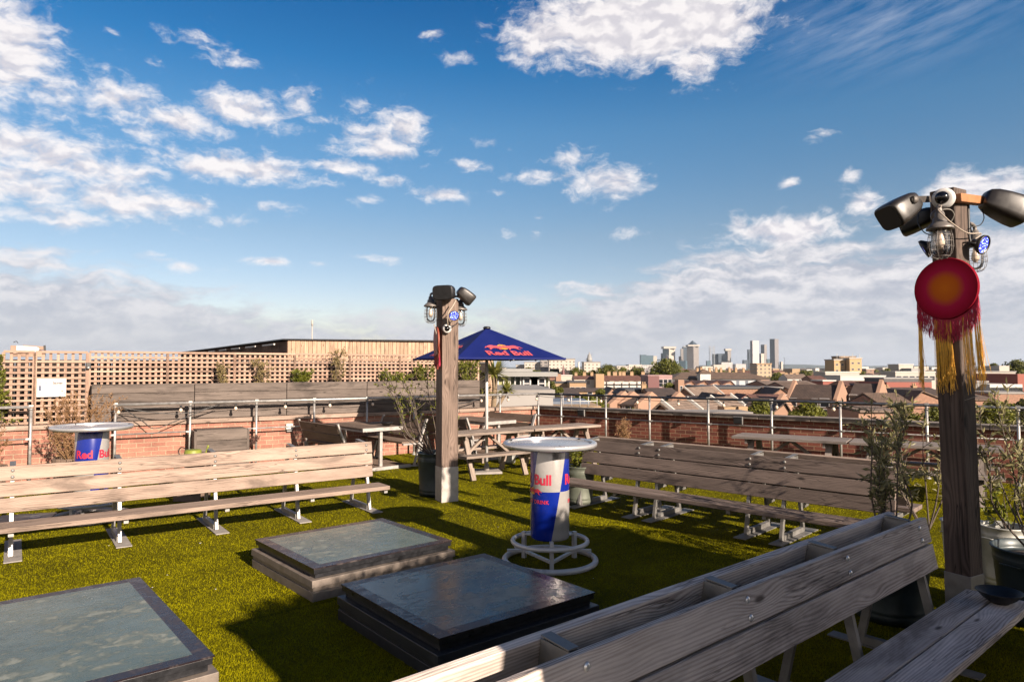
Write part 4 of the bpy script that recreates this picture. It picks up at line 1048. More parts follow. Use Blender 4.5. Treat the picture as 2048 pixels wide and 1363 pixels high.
def festoon(label, o, d, pxs, dz):
    t = thing('festoon_string', label, 'string lights', o)
    ts = [ray_t(p, o, d) for p in pxs]; mb = MB()
    for a, b in zip(ts, ts[1:]): mb.tube(arc(d * a + Vector((0, -.03, ZR - .035)), d * b + Vector((0, -.03, ZR - .035)), dz), .005, 5)
    mb.build('cable', BLACKP, t)
    for k in ts:
        p = d * k + Vector((0, -.03, ZR - .035))
        mb = MB(); mb.lathe([(.008, 0), (.019, -.01), (.019, -.045), (.012, -.05)], 12, p); h = mb.build('lamp_holder', BLACKP, t)
        mb = MB(); mb.lathe([(.012, -.048), (.026, -.068), (.031, -.088), (.024, -.108), (.001, -.118)], 14, p); mb.build('bulb', BULB, h)
festoon('festoon bulbs hanging from the left railing', LC, LD, (242, 366, 475, 573.5, 662, 747, 824, 963, 1016), .03)
festoon('festoon bulbs hanging from the dark right railing', LC, RD, (1073, 1136.5, 1201, 1273, 1354.6, 1444.7, 1550, 1663, 1790, 1930, 2045), .035)
pL = lambda px: LC + LD * ray_t(px, LC, LD)
cable('black cable sagging under the first length of the left railing', [pL(250) + Vector((0, -.05, ZR - .04)), pL(290) + Vector((0, -.05, .92)), pL(316) + Vector((0, -.05, .78)), pL(360) + Vector((0, -.05, .90)), pL(440) + Vector((0, -.05, ZR - .04))], .008, BLACKP)
cable('second black cable looping between the first and third post of the left railing', [pL(250) + Vector((0, -.06, ZR - .05)), pL(330) + Vector((0, -.06, 1.03)), pL(385) + Vector((0, -.06, 1.03)), pL(445) + Vector((0, -.06, ZR - .04))], .008, BLACKP)
cable('black cable sagging below the railing right of the left post', [pL(905) + Vector((0, -.05, 1.02)), pL(935) + Vector((0, -.05, 1.05)), pL(965) + Vector((0, -.05, ZR - .05))], .012, BLACKP)
def flood(label, p, ang):
    t = thing('floodlight', label, 'floodlight', p, ang, 'small black floodlights'); mb = MB(); mb.box((0, 0, 0), (.16, .07, .13)); mb.box((0, .045, 0), (.10, .03, .09)); mb.build('housing', BLACKM, t, .01)
    mb = MB(); mb.box((.085, 0, .0), (.008, .03, .15)); mb.box((0, 0, .07), (.17, .03, .008)); mb.build('bracket', GALV, t)
flood('small black floodlight on the right parapet, right of the parasol', LC + RD * ray_t(1163, LC, RD) + Vector((-.02, -.06, .80)), R(-38))
flood('small black floodlight on the right parapet over the near end of the grey picnic table', LC + RD * ray_t(1474, LC, RD) + Vector((-.02, -.06, .80)), R(-38))

# ================================================================ LEFT SIDE: plank planters, trellis, sign
def line_pt(px, off):
    "point on a line parallel to the left rail, off metres behind it"
    o = LC + LN * off; return o + LD * ray_t(px, o, LD)
def seg_thing(name, label, cat, pa, pb, group=None):
    a = math.atan2(pb.y - pa.y, pb.x - pa.x); return thing(name, label, cat, pa, a, group), (pb - pa).length
jx = [185, 391, 575, 735, 870, 960]
where = ['leftmost, behind the sunlit round bar table', 'second from the left, above the plank box', 'third from the left, above the backed bench', 'fourth, left of the timber post', 'last one, right of the timber post']
for i in range(5):
    pa, pb = line_pt(jx[i], .27), line_pt(jx[i + 1], .27)
    t, L = seg_thing('plank_planter', 'long dark plank planter on the left parapet, ' + where[i], 'planter', pa, pb, 'dark plank planters on the left parapet')
    z = .905
    for k in range(4):
        mb = MB(); h = .148 + .004 * (k % 2); mb.box((L / 2, .02, z + h / 2), (L - .012, .04, h)); mb.build('plank', W_DARK, t, .003); z += h + .006
    mb = MB(); mb.box((.02, .27, 1.20), (.038, .44, .60)); mb.box((L - .02, .27, 1.20), (.038, .44, .60)); mb.box((L / 2, .50, 1.20), (L - .01, .03, .60)); mb.build('end_panel', W_DARK, t)
    mb = MB(); mb.box((L / 2, .265, 1.17), (L - .09, .44, .58)); mb.build('soil', SOIL, t)
def trellis(pa, pb, z0, z1, label, ph=.090, pv=.081, bw=.039):
    t, L = seg_thing('trellis_panel', label, 'trellis', pa, pb, 'square timber trellis panels along the left edge of the roof')
    mb = MB(); n = int(L / ph)
    for k in range(n + 1): mb.box((k * L / n, .018, (z0 + z1) / 2), (bw, .012, z1 - z0))
    m_ = int((z1 - z0) / pv)
    for k in range(m_): mb.box((L / 2, .0, z0 + .03 + k * pv), (L, .014, bw * .86))
    mb.build('lattice', W_SLAT, t)
    mb = MB(); mb.box((L / 2, .005, z1 + .012), (L, .06, .036)); mb.box((.0, .005, (z0 + z1) / 2), (.045, .05, z1 - z0)); mb.box((L, .005, (z0 + z1) / 2), (.045, .05, z1 - z0)); mb.build('border', W_SLAT, t)
tj = [180, 336, 470, 590, 700, 800, 880, 956]
for i in range(7): trellis(line_pt(tj[i], .80), line_pt(tj[i + 1], .80), 1.30, 2.06, 'timber trellis behind the plank planters, ' + ['leftmost panel beside the small black box', 'second panel from the left', 'panel with two dry shrubs before it', 'panel with a round green shrub before it', 'panel left of the thin grey branches', 'panel just left of the timber post', 'last panel, under the left half of the parasol'][i])
trellis(line_pt(72, .24), line_pt(176, .24), .90, 2.04, 'tall trellis panel carrying the white sign', .097, .088, .040)
trellis(line_pt(8, .24), line_pt(70, .24), .90, 2.04, 'tall trellis panel at the left edge of the photo', .097, .088, .040)
# sign
pa, pb = line_pt(76, .20), line_pt(134.5, .20); t, L = seg_thing('white_sign', 'white sign reading Rooftop Saunas on the tall trellis', 'sign', pa, pb)
zt_ = at(100, 757, pa.y).z; zb_ = at(100, 793.5, pa.y).z; h = zt_ - zb_; t.location.z = zb_
mb = MB(); mb.box((L / 2, -.006, h / 2), (L, .010, h)); mb.build('board', plain('white_sign_board', (.86, .84, .82), .4, 0, .02, 2), t)
mb = MB(); V, Fc = text_mesh('Rooftop', .056, .0004, .86, 'LEFT'); mb.add([(x_ + .030, -.013, z_ + h * .70) for x_, _, z_ in V], Fc); mb.build('lettering', plain('grey_letters', (.26, .23, .21), .6), t)
mb = MB(); V, Fc = text_mesh('Saunas', .056, .0022, .90, 'LEFT'); mb.add([(x_ + .035 + L * .44, -.0135, z_ + h * .70) for x_, _, z_ in V], Fc); mb.build('lettering', plain('dark_letters', (.10, .08, .08), .6), t)
mb = MB(); mb.box((.042, -.013, h * .48), (.028, .003, .085)); mb.build('blue_mark', plain('dark_blue_print', (.05, .08, .16), .6), t)
mb = MB()
for k in range(7): mb.box((L * (.32 + .055 * k), -.013, h * .48), (.022, .003, .014))
mb.build('faint_print', plain('faint_print', (.66, .62, .58), .6), t)
# small black box + white gadget above the trellis
p = line_pt(177, .18); t = thing('junction_box', 'small black box fixed where the tall trellis ends', 'box', at(177, 731, p.y), R(34)); mb = MB(); mb.box((0, 0, 0), (.07, .05, .10)); mb.build('box_body', BLACKP, t, .006); mb = MB(); mb.box((0, -.028, -.03), (.02, .006, .02)); mb.build('cable_gland', GALV, t)
c0 = at(57, 697, 11.3); t = thing('timber_and_white_bracket', 'timber block with white pivoting arm sticking up above the tall trellis', 'fixture', c0, R(30))
mb = MB(); mb.box((-.19, .02, -.02), (.10, .10, .14)); mb.box((.07, .03, .02), (.30, .10, .06), Matrix.Rotation(R(4), 3, 'Y')); mb.box((.0, .04, -.10), (.46, .08, .07)); mb.build('timber_block', W_SLAT, t, .006)
mb = MB(); mb.prism([(-.16, -.07), (-.16, .05), (.10, .035), (.14, .02), (.155, -.01), (.14, -.035), (.10, -.045)], -.05, -.02); mb.build('white_arm', WHITEP, t, .004)
mb = MB(); mb.beam((.13, -.03, -.02), (.23, -.03, -.05), .02, .025, (0, 1, 0)); mb.beam((.22, -.02, .06), (.23, -.02, -.08), .03, .02, (0, 1, 0)); mb.tube([(-.20, -.04, .10), (-.16, -.05, .12), (-.14, -.04, .09)], .006, 5); mb.build('dark_strap', BLACKM, t)

# wall sockets box
p = line_pt(578, .22); t = thing('socket_box', 'white socket box on the left brick parapet beside the backed bench', 'socket box', at(578.5, 853, p.y), R(34)); mb = MB(); mb.box((0, 0, 0), (.13, .06, .12)); mb.build('box_body', WHITEP, t, .012); mb = MB(); mb.box((0, -.005, -.075), (.11, .07, .03)); mb.build('lower_cover', GALVD, t, .006)

# ================================================================ PLANTS
def rvec(s_=1): return Vector((random.uniform(-s_, s_), random.uniform(-s_, s_), random.uniform(-s_, s_)))
def shrub(t, base, H, spread, nst, lm, LL, LW, per=26, bare=.35, twigs=5, r0=.008, bend_=.25, stemm=BARK, lean=(0, 0, 0), name='foliage', upl=.7):
    sm = MB(); lf = MB()
    for i in range(nst):
        a = random.uniform(0, 6.283); rad = spread * math.sqrt(random.random()); hh = H * random.uniform(.65, 1.0)
        tip = Vector(base) + Vector((math.cos(a) * rad, math.sin(a) * rad, hh)) + Vector(lean) * random.uniform(.3, 1)
        mid1 = Vector(base).lerp(tip, .35) + Vector((math.cos(a) * rad * bend_, math.sin(a) * rad * bend_, 0)) + rvec(.04 * H); mid2 = Vector(base).lerp(tip, .7) + rvec(.05 * H)
        path = smoothpath([Vector(base) + Vector((math.cos(a), math.sin(a), 0)) * .03, mid1, mid2, tip], 7); n = len(path)
        sm.tube(path, [r0 * (1.05 - .85 * k / n) for k in range(n)], 5)
        def leaves(pp, cnt, b_):
            m = len(pp)
            for _ in range(cnt):
                f = b_ + (1 - b_) * random.random(); k = min(m - 2, int(f * (m - 1))); p = pp[k].lerp(pp[k + 1], random.random()); d = (pp[k + 1] - pp[k]).normalized()
                dd = d * upl + rvec(1).normalized() * .8
                lf.leaf(p, dd, LL * random.uniform(.6, 1.2), LW * random.uniform(.7, 1.2))
        leaves(path, per, bare)
        for _ in range(twigs):
            f = random.uniform(bare * .8, .92); k = min(n - 2, int(f * (n - 1))); p = path[k]; d = (path[k + 1] - path[k]).normalized()
            L = H * random.uniform(.10, .24); q = p + (d * .8 + rvec(.8)).normalized() * L
            tw = smoothpath([p, p.lerp(q, .5) + rvec(.02 * H), q], 4); sm.tube(tw, [r0 * .4 * (1.1 - .8 * k_ / len(tw)) for k_ in range(len(tw))], 4); leaves(tw, int(per * .5), .1)
    sm.build('stems', stemm, t); lf.build(name, lm, t)
def bucket(label, x, y, h, r, m, group='steel buckets used as plant pots', handle=True, taper=.82):
    t = thing('plant_bucket', label, 'bucket', (x, y, 0), 0, group); mb = MB(); rb = r * taper
    g = lambda z: rb + (r - rb) * z / h
    prof = [(.001, .012), (rb - .01, .012), (rb, .0), (g(.05) + .004, .05), (g(.06), .06), (g(.075), .075), (g(.085) + .004, .085), (g(.095), .095)]
    prof += [(g(h * .80), h * .80), (g(h * .82) + .005, h * .82), (g(h * .84), h * .84), (g(h * .86) + .005, h * .86), (g(h * .88), h * .88), (r + .002, h - .012), (r + .010, h - .006), (r + .010, h), (r, h + .004), (r - .010, h), (g(h * .9) - .008, h * .90), (g(h * .86) - .01, h * .86), (.001, h * .86)]
    mb.lathe(prof, 40); mb.build('bucket_body', m, t)
    mb = MB(); mb.lathe([(r * .95, h * .85), (r * .6, h * .885), (.001, h * .90)], 24); mb.build('soil', SOIL, t)
    if handle:
        for a in (200, 20):
            c = Vector((math.cos(R(a)), math.sin(R(a)), 0)); s_ = Vector((-c.y, c.x, 0)); mb = MB()
            mb.tube(smoothpath([c * (r + .0) + s_ * .06 + Vector((0, 0, h * .8)), c * (r + .045) + s_ * .05 + Vector((0, 0, h * .83)), c * (r + .045) - s_ * .05 + Vector((0, 0, h * .83)), c * r - s_ * .06 + Vector((0, 0, h * .8))], 5), .006, 6); mb.build('handle', m, t)
    return t
bucket('dark bucket under the near bench end with the leafiest olive bush', 2.74, 5.02, .50, .27, BIN); t = thing('olive_bush', 'olive bush with pale green leaves between the nearest bench and the right post', 'bush', (2.74, 5.02, .44))
random.seed(21); shrub(t, (0, 0, 0), 1.15, .30, 8, OLIVE, .074, .021, 30, .42, 5, .008, .2, lean=(.02, .1, 0))
bucket('pale bucket mostly hidden behind the right post', 3.90, 5.95, .48, .17, BINL); t = thing('olive_bush', 'thin dark olive bush just left of the right post', 'bush', (3.55, 5.92, .42))
shrub(t, (0, 0, 0), 1.22, .42, 7, OLIVE, .068, .019, 18, .35, 5, .008, .3, lean=(-.2, 0, 0))
bucket('large dark bucket at the right edge of the photo', 3.74, 4.90, .52, .28, BIN); t = thing('olive_bush', 'sprawling olive bush at the right edge of the photo', 'bush', (3.74, 4.90, .46))
shrub(t, (0, 0, 0), 1.30, .42, 10, OLIVE, .074, .021, 22, .38, 5, .008, .25, lean=(-.10, 0, 0))
bucket('pale sunlit bucket between the right post and the large dark bucket', 4.06, 5.70, .50, .17, BINL); t = thing('small_shrub', 'small yellowing shrub in the pale bucket right of the right post', 'bush', (4.12, 5.70, .45))
shrub(t, (0, 0, 0), .42, .28, 7, GREENL, .06, .03, 16, .3, 3, .006)
bucket('dark steel bin behind the left timber post', -1.085, 9.78, .60, .255, BIN, handle=False, taper=.88); t = thing('bare_bush', 'twiggy bush with sparse yellow green leaves behind the left timber post', 'bush', (-1.085, 9.78, .52))
random.seed(5); shrub(t, (0, 0, 0), 1.30, .62, 13, GREENL, .055, .020, 9, .45, 8, .010, .35, lean=(-.35, 0, 0))
bucket('grey green bin behind the silver bar table', .90, 9.15, .50, .20, plain('grey_green_bin', (.16, .18, .14), .5, .2, .2, 8), handle=False); t = thing('small_shrub', 'small leafy green plant in the bin behind the silver bar table', 'bush', (.90, 9.15, .44))
shrub(t, (0, 0, 0), .38, .17, 12, GREENL, .06, .018, 22, .2, 2, .004)
bucket('galvanised pot under the steel framed table behind the parasol', -.10, 13.0, .34, .19, BINL, handle=False)
# barrels
def barrel(x, y, h, r, label):
    t = thing('half_barrel', label, 'planter', (x, y, 0), 0, 'weathered half barrel planters'); mb = MB(); n = 20
    for k in range(n):
        a = 2 * math.pi * (k + .5) / n; wv = 2 * math.pi * r / n; mb.box((r * math.cos(a) * .95, r * math.sin(a) * .95, h / 2), (wv * .95, .022, h + random.uniform(-.008, .008)), rotz(a + R(90)) @ Matrix.Rotation(R(5), 3, 'X'), 0, 2)
    mb.build('staves', W_BROWN, t); mb = MB(); mb.ring((0, 0, h * .3), r * .98, .008, 40, 6); mb.ring((0, 0, h * .75), r * 1.02, .008, 40, 6); mb.build('hoops', BLACKM, t)
    mb = MB(); mb.lathe([(r * .93, h * .85), (.001, h * .9)], 24); mb.build('soil', SOIL, t)
barrel(-6.40, 9.98, .50, .22, 'half barrel planter behind the round bar table at left'); t = thing('dried_bush', 'tall dried tan bush behind the round bar table', 'bush', (-6.40, 9.98, .42))
random.seed(8); shrub(t, (0, 0, 0), 1.10, .50, 34, DRY, .035, .012, 46, .12, 7, .005, .2, DRY, (.15, 0, 0))
barrel(-6.98, 9.05, .50, .25, 'half barrel planter at the left edge of the photo'); t = thing('dried_bush', 'low dried tan bush at the left edge of the photo', 'bush', (-6.98, 9.05, .42))
shrub(t, (0, 0, 0), .62, .30, 24, DRY, .035, .012, 34, .1, 6, .005, .2, DRY)
TANL = leafmat('tan_leaves', (.20, .15, .05), (.46, .36, .17), .2, .6)
# shrubs in the plank planters
for px, hh, sp, lm, nst, lab in ((450, .50, .14, TANL, 6, 'dry reddish shrub in the plank planter, left one of two'), (527, .62, .18, TANL, 6, 'dry reddish shrub in the plank planter, right one of two'), (605, .34, .24, GREENL, 16, 'round bright green shrub in the plank planter'),
                             (678, .72, .13, TANL, 7, 'tall olive brown shrub in the plank planter'), (790, .30, .45, GREENL, 16, 'low trailing green plant in the plank planter left of the timber post'), (850, .50, .35, GREENL, 10, 'bright green sprigs in the plank planter beside the timber post'), (935, .62, .34, GREENL, 20, 'pale green shrub in the plank planter under the parasol')):
    p = line_pt(px, .52); t = thing('planter_shrub', lab, 'bush', (p.x, p.y, 1.42), 0); shrub(t, (0, 0, 0), hh * 1.05, sp, nst, lm, .06, .022, 26, .12, 5, .005)
p = line_pt(3, .1); t = thing('climbing_plant', 'green climber on the left end of the tall trellis', 'climber', (p.x, p.y, .9)); shrub(t, (0, 0, 0), 1.15, .12, 9, GREENL, .06, .03, 30, .1, 5, .006)
p = line_pt(505, -.10); t = thing('low_plant', 'low brown plant on the turf right of the plank box', 'plant', (p.x, p.y, .42)); shrub(t, (0, 0, 0), .16, .16, 20, plain('brown_twigs', (.12, .05, .04), .8), .04, .01, 20, .1, 2, .003)
t = thing('dried_bush', 'dried bush by the right parapet behind the bar table top', 'bush', (2.25, 13.55, .25)); shrub(t, (0, 0, 0), .55, .22, 16, DRY, .05, .014, 26, .1, 4, .005, .2, DRY)
mb = MB(); mb.lathe([(.14, 0), (.17, .30), (.15, .28)], 20, (2.25, 13.55, 0)); tag(mb.build('flower_pot', plain('clay_pot', (.40, .17, .09), .8)), 'clay pot of the dried bush by the right parapet', 'flower pot')
# plank box + watering can
p0 = line_pt(397, -.30); p1 = line_pt(497, -.30); t, L = seg_thing('plank_box', 'dark plank storage box standing against the left brick parapet', 'box', p0, p1)
for k in range(4):
    mb = MB(); mb.box((L / 2, .02, .10 + .178 * k), (L, .04, .172)); mb.build('plank', W_DARK, t, .003)
mb = MB(); mb.box((-.021, .20, .36), (.04, .40, .71)); mb.box((L + .021, .20, .36), (.04, .40, .71)); mb.box((L / 2, .21, .725), (L - .01, .40, .02)); mb.build('end_panel', W_DARK, t)
mb = MB(); mb.box((L * .70, .16, .748), (.30, .16, .02), rotz(.1)); tag(mb.build('loose_board', W_WARM), 'short loose board lying on top of the plank box', 'board')
mb = None
YG = plain('yellow_green_enamel', (.30, .34, .04), .5, 0, .2, 8); c0 = at(386, 899, 9.4)
t = thing('upturned_crate', 'upturned timber crate carrying the watering can behind the sunlit bench', 'crate', (c0.x, c0.y, 0)); mb = MB()
for k in range(3): mb.box((0, -.15, .07 + .16 * k), (.36, .02, .13)); mb.box((0, .15, .07 + .16 * k), (.36, .02, .13))
mb.box((0, 0, c0.z - .17), (.38, .34, .02)); mb.build('crate_boards', W_BROWN, t)
t = thing('watering_can', 'yellow green watering can standing behind the sunlit bench', 'watering can', (c0.x, c0.y, c0.z - .155)); mb = MB(); mb.lathe([(.001, 0), (.12, 0), (.125, .02), (.105, .15), (.10, .155), (.085, .16)], 24); mb.build('can_body', YG, t)
mb = MB(); mb.tube(smoothpath([(.08, 0, .03), (.17, 0, .10), (.21, .0, .22)], 5), [.018] * 5 + [.014] * 5 + [.012], 8); mb.build('spout', YG, t)
mb = MB(); mb.tube(smoothpath([(-.07, 0, .15), (-.16, 0, .19), (-.20, 0, .12), (-.13, 0, .05)], 5), .007, 6); mb.build('handle', BLACKM, t)
def bowl(label, p, r):
    t = thing('black_bowl', label, 'bowl', p, 0, 'black bowls left on tables and seats'); mb = MB()
    mb.lathe([(.001, .004), (r * .38, 0), (r * .42, .006), (r * .72, r * .25), (r * .95, r * .52), (r, r * .56), (r * .97, r * .565), (r * .68, r * .28), (r * .35, r * .07), (.001, r * .05)], 40); mb.build('bowl_body', plain('black_ceramic', (.010, .010, .011), .45, 0, .1, 10), t)
b_ = at(1999, 1188, 4.17); bowl('large black bowl on the far end of the nearest bench seat', (b_.x, b_.y, .387), .125)
b_ = at(773, 850, 12.4); bowl('small black bowl on the steel framed table left of the timber post', (-2.27, 12.45, .743), .12)
# plastic lid lying behind the bench
t = thing('plastic_lid', 'grey plastic lid with white label lying behind the left end of the sunlit bench', 'lid', (-5.55, 7.85, .085), R(20), None, (R(4), 0)); mb = MB(); mb.box((0, 0, 0), (.55, .36, .02)); mb.build('lid_panel', plain('grey_plastic', (.30, .32, .30), .35), t, .008); mb = MB(); mb.box((.1, .0, .0125), (.10, .07, .002)); mb.build('paper_label', WHITEP, t)
mb = MB(); mb.box((0, 0, -.045), (.50, .32, .06)); mb.build('tub', plain('grey_plastic', (.30, .32, .30), .35), t, .01)

# cordyline palm in the corner
random.seed(31)
t = thing('spiky_palm', 'spiky palm with pale trunk behind the parasol pole at the corner of the roof', 'palm', (-.42, 16.6, 0))
mb = MB(); mb.tube(smoothpath([(0, 0, 0), (-.03, 0, .7), (.0, 0, 1.3), (-.02, 0, 1.62)], 6), [.075 - .001 * k for k in range(19)], 10); mb.tube(smoothpath([(0, 0, .72), (.16, 0, 1.0), (.28, .05, 1.22)], 5), .045, 8); mb.tube(smoothpath([(0, 0, .60), (-.22, -.05, .95), (-.26, -.05, 1.25)], 5), .045, 8)
mb.build('trunk', BARKP, t)
for cx, cz, rr, n in ((-.02, 1.62, .50, 150), (.29, 1.22, .36, 80), (-.28, 1.22, .42, 90)):
    mb = MB()
    for k in range(n):
        d = rvec(1).normalized(); d.z = abs(d.z) * 1.1 - .35; d.normalize(); L = rr * random.uniform(.75, 1.1); s_ = d.cross(Vector((0, 0, 1))).normalized() * .024; c = Vector((cx, 0, cz))
        m1 = c + d * L * .55 + Vector((0, 0, .02)); e = c + d * L + Vector((0, 0, -.10 * L * (1 if d.z < .6 else 0)))
        mb.add([c - s_ * .6, c + s_ * .6, m1 + s_, m1 - s_, e], [(0, 1, 2, 3), (3, 2, 4)], [[(0, 0)] * 4, [(0, 0)] * 3])
    mb.build('leaf_rosette', PALML, t)

# ================================================================ UNSEEN HUT ADDED TO SHADE THE FOREGROUND (stands behind the viewer, outside the photo)
# its left top corner throws the shadow corner seen on the turf
def sun_foot(gx, gy, H): k = H / math.tan(SUN_EL); return Vector((gx + math.sin(SUN_AZ) * k, gy + math.cos(SUN_AZ) * k, 0))
HH = 2.55
A0 = sun_foot(-2.02, 4.86, HH); B0 = sun_foot(.62, 7.88, HH); dv = (B0 - A0); Lw = dv.length; aw = math.atan2(dv.y, dv.x)
t = thing('shadow_hut', 'unseen plank hut added behind the viewer to shade the foreground, climbing plants along its roof edge', 'shadow caster', A0, aw)
mb = MB()
for k in range(int(Lw / .15) + 1):
    x_ = min(Lw - .07, .075 + k * .15); mb.box((x_, -.02, HH / 2 - .03), (.142, .03, HH - .06), None, 0, 2)
mb.build('front_boards', W_BROWN, t)
mb = MB(); mb.box((.03, -.95, HH / 2 - .04), (.05, 1.8, HH - .08)); mb.box((Lw - .03, -.95, HH / 2 - .04), (.05, 1.8, HH - .08)); mb.box((Lw / 2, -1.83, HH / 2 - .04), (Lw, .05, HH - .08)); mb.build('side_panels', W_BROWN, t)
mb = MB(); mb.box((Lw / 2, -.93, HH - .02), (Lw + .06, 1.9, .05)); mb.build('roof', DGREY, t)
random.seed(12)
t = thing('climbing_plant', 'climber added along the roof edge of the unseen hut to roughen its shadow', 'climber', (A0.x, A0.y, HH), aw); lf = MB()
for k in range(1500):
    x_ = random.uniform(.2, Lw - .05); lf.leaf((x_, random.uniform(-.10, .05), random.uniform(-.02, .05 + .07 * abs(math.sin(x_ * 5.1)) * random.random())), rvec(1), .07, .035)
lf.build('foliage', GREENL, t)

# ================================================================ BUILDINGS NEXT DOOR
def windows(t, spec, y, frame=WINF, th=.06):
    "spec: list of (x, z, w, h) of window centres on the face y"
    for x_, z_, w_, h_ in spec:
        mb = MB(); b = min(.09, w_ * .12)
        mb.box((x_, y - th / 2, z_ + h_ / 2 - b / 2), (w_, th, b)); mb.box((x_, y - th / 2, z_ - h_ / 2 + b / 2), (w_, th, b)); mb.box((x_ - w_ / 2 + b / 2, y - th / 2, z_), (b, th, h_ - 2 * b)); mb.box((x_ + w_ / 2 - b / 2, y - th / 2, z_), (b, th, h_ - 2 * b)); mb.box((x_, y - th / 2 + .01, z_), (w_ - 2 * b, .03, b * .7))
        f = mb.build('window', frame, t)
        mb = MB(); mb.box((x_, y - .014, z_), (w_ - b, .02, h_ - b)); mb.build('pane', WING, f)
def span(x0, x1, Y): return at(x0, HZ, Y).x, at(x1, HZ, Y).x
def zpx(py, Y): return at(1024, py, Y).z
def yspan(x0, x1, Y, yaw):
    k0 = (x0 - 1024) / F; k1 = (x1 - 1024) / F; X0_ = k0 * Y
    return X0_, (k1 * Y - X0_) / (math.cos(yaw) - k1 * math.sin(yaw))
YW = R(-38)
def block(name, label, cat, x0, x1, ytop, Y, depth, wm, rm=None, zb=-12, yaw=0, win=None, group=None, trim=.25, frame=WINF):
    X0_, W_ = yspan(x0, x1, Y, yaw); zt = zpx(ytop, Y)
    t = thing(name, label, cat, (X0_, Y, zb), yaw, group); H_ = zt - zb
    mb = MB(); mb.box((W_ / 2, depth / 2, H_ / 2), (W_, depth, H_), None, 0, None, True); mb.build('walls', wm, t)
    if rm: mb = MB(); mb.box((W_ / 2, depth / 2, H_ + trim / 2 - .02), (W_ + trim, depth + trim, trim), brick=True); mb.build('roof', rm, t)
    if win:
        r_, c_, w_, h_, gap, top = win; sp = []
        for i in range(r_):
            for j in range(c_): sp.append((W_ * (j + .5) / c_, H_ - top - i * gap, w_, h_))
        windows(t, sp, 0, frame)
    return t, W_, H_
def gabled(label, x0, x1, yr, ye, Y, depth, wm, rm, zb=-12, yaw=0, win=(), para=(), chim=(), cat='house', name='gabled_house', group=None, hip=0, over=.25, pm=PINK):
    "ridge runs left to right; the near roof slope faces the viewer"
    X0_, W_ = yspan(x0, x1, Y, yaw); Yr = Y - W_ * .5 * abs(math.sin(yaw)) ; zr = zpx(yr, Yr + depth / 2) - zb; ze = zpx(ye, Yr) - zb
    t = thing(name, label, cat, (X0_, Y, zb), yaw, group)
    mb = MB(); mb.box((W_ / 2, depth / 2, ze / 2), (W_, depth, ze), brick=True)
    r90 = rotz(R(90))
    if not hip: mb.prism([(0, ze), (depth, ze), (depth / 2, zr - .1)], -W_ + .02, -.02, 0, r90)
    mb.build('walls', wm, t)
    mb = MB(); th = .18
    k = (zr - ze) / (depth / 2); e0 = -over
    for sgn in (0, 1):
        f = (lambda y_: y_) if sgn == 0 else (lambda y_: depth - y_)
        V = [(-.0 , f(e0), ze - over * k), (W_, f(e0), ze - over * k), (W_ - hip, f(depth / 2), zr), (hip, f(depth / 2), zr)]
        V2 = V + [(a, b, c + th) for a, b, c in V]; Ls = math.hypot(depth / 2 + over, zr - ze)
        uv = [(0, 0), (W_, 0), (W_ - hip, Ls), (hip, Ls)]
        mb.add(V2, [(0, 1, 2, 3), (4, 5, 6, 7), (0, 1, 5, 4), (1, 2, 6, 5), (2, 3, 7, 6), (3, 0, 4, 7)], [uv, uv] + [[(0, 0), (1, 0), (1, .1), (0, .1)]] * 4)
    if hip:
        for xa, xb in ((0, hip), (W_, W_ - hip)):
            V = [(xa, -over, ze - over * k), (xa, depth + over, ze - over * k), (xb, depth / 2, zr)]; V2 = V + [(a, b, c + th) for a, b, c in V]
            mb.add(V2, [(0, 1, 2), (3, 4, 5), (0, 1, 4, 3)], [[(0, 0), (depth, 0), (depth / 2, hip)]] * 2 + [[(0, 0)] * 4])
    mb.build('roof', rm, t)
    for px in para:
        xx = W_ * px; mb = MB(); mb.prism([(-over, 0), (depth + over, 0), (depth + over, ze + .2), (depth / 2, zr + .75), (-over, ze + .2)], -xx - .22, -xx + .22, 0, r90); mb.build('gable_parapet', pm, t)
    for px, py_, cw in chim:
        ch_ = zpx(py_, Y + depth / 2) - zb; mb = MB(); mb.box((W_ * px, depth / 2, (zr - .6 + ch_) / 2), (cw, .8, ch_ - zr + .6), brick=True)
        mb.box((W_ * px, depth / 2, ch_ + .06), (cw + .15, .95, .12))
        for q in (-.25, .25): mb.lathe([(.14, 0), (.12, .45), (.001, .46)], 8, (W_ * px + q * cw, depth / 2, ch_ + .1))
        mb.build('chimney', SAND, t)
    windows(t, [(W_ * a, zpx(b, Y) - zb, c, d) for a, b, c, d in win], 0)
    return t
def gable_front(label, x0, x1, xr, yr, ye, Y, depth, wm, rm, zb=-12, win=(), yaw=0, strips=0, name='gabled_house', cat='house', group=None):
    X0_, W_ = yspan(x0, x1, Y, yaw); XR = W_ * (xr - x0) / (x1 - x0) + X0_; zr = zpx(yr, Y) - zb; ze = zpx(ye, Y) - zb; xr_ = XR - X0_
    t = thing(name, label, cat, (X0_, Y, zb), yaw, group)
    mb = MB(); mb.prism([(0, 0), (W_, 0), (W_, ze), (xr_, zr - .12), (0, ze)], 0, depth); mb.build('walls', wm, t)
    mb = MB()
    for a, b in (((-.25, ze - .1), (xr_, zr)), ((xr_, zr), (W_ + .25, ze - .1))):
        mb.prism([a, b, (b[0], b[1] + .16), (a[0], a[1] + .16)], -.25, depth + .25)
    mb.build('roof', rm, t)
    for k in range(strips):
        mb = MB(); y_ = depth * (k + (0 if k == 0 else .0)) / max(1, strips - 1); mb.prism([(xr_, zr + .16), (W_ + .25, ze + .06), (W_ + .25, ze + .28), (xr_, zr + .40)], y_ - .12, y_ + .12); mb.build('pale_verge', WHT, t)
    windows(t, [(W_ * a, zpx(b, Y) - zb, c, d) for a, b, c, d in win], 0)
    return t
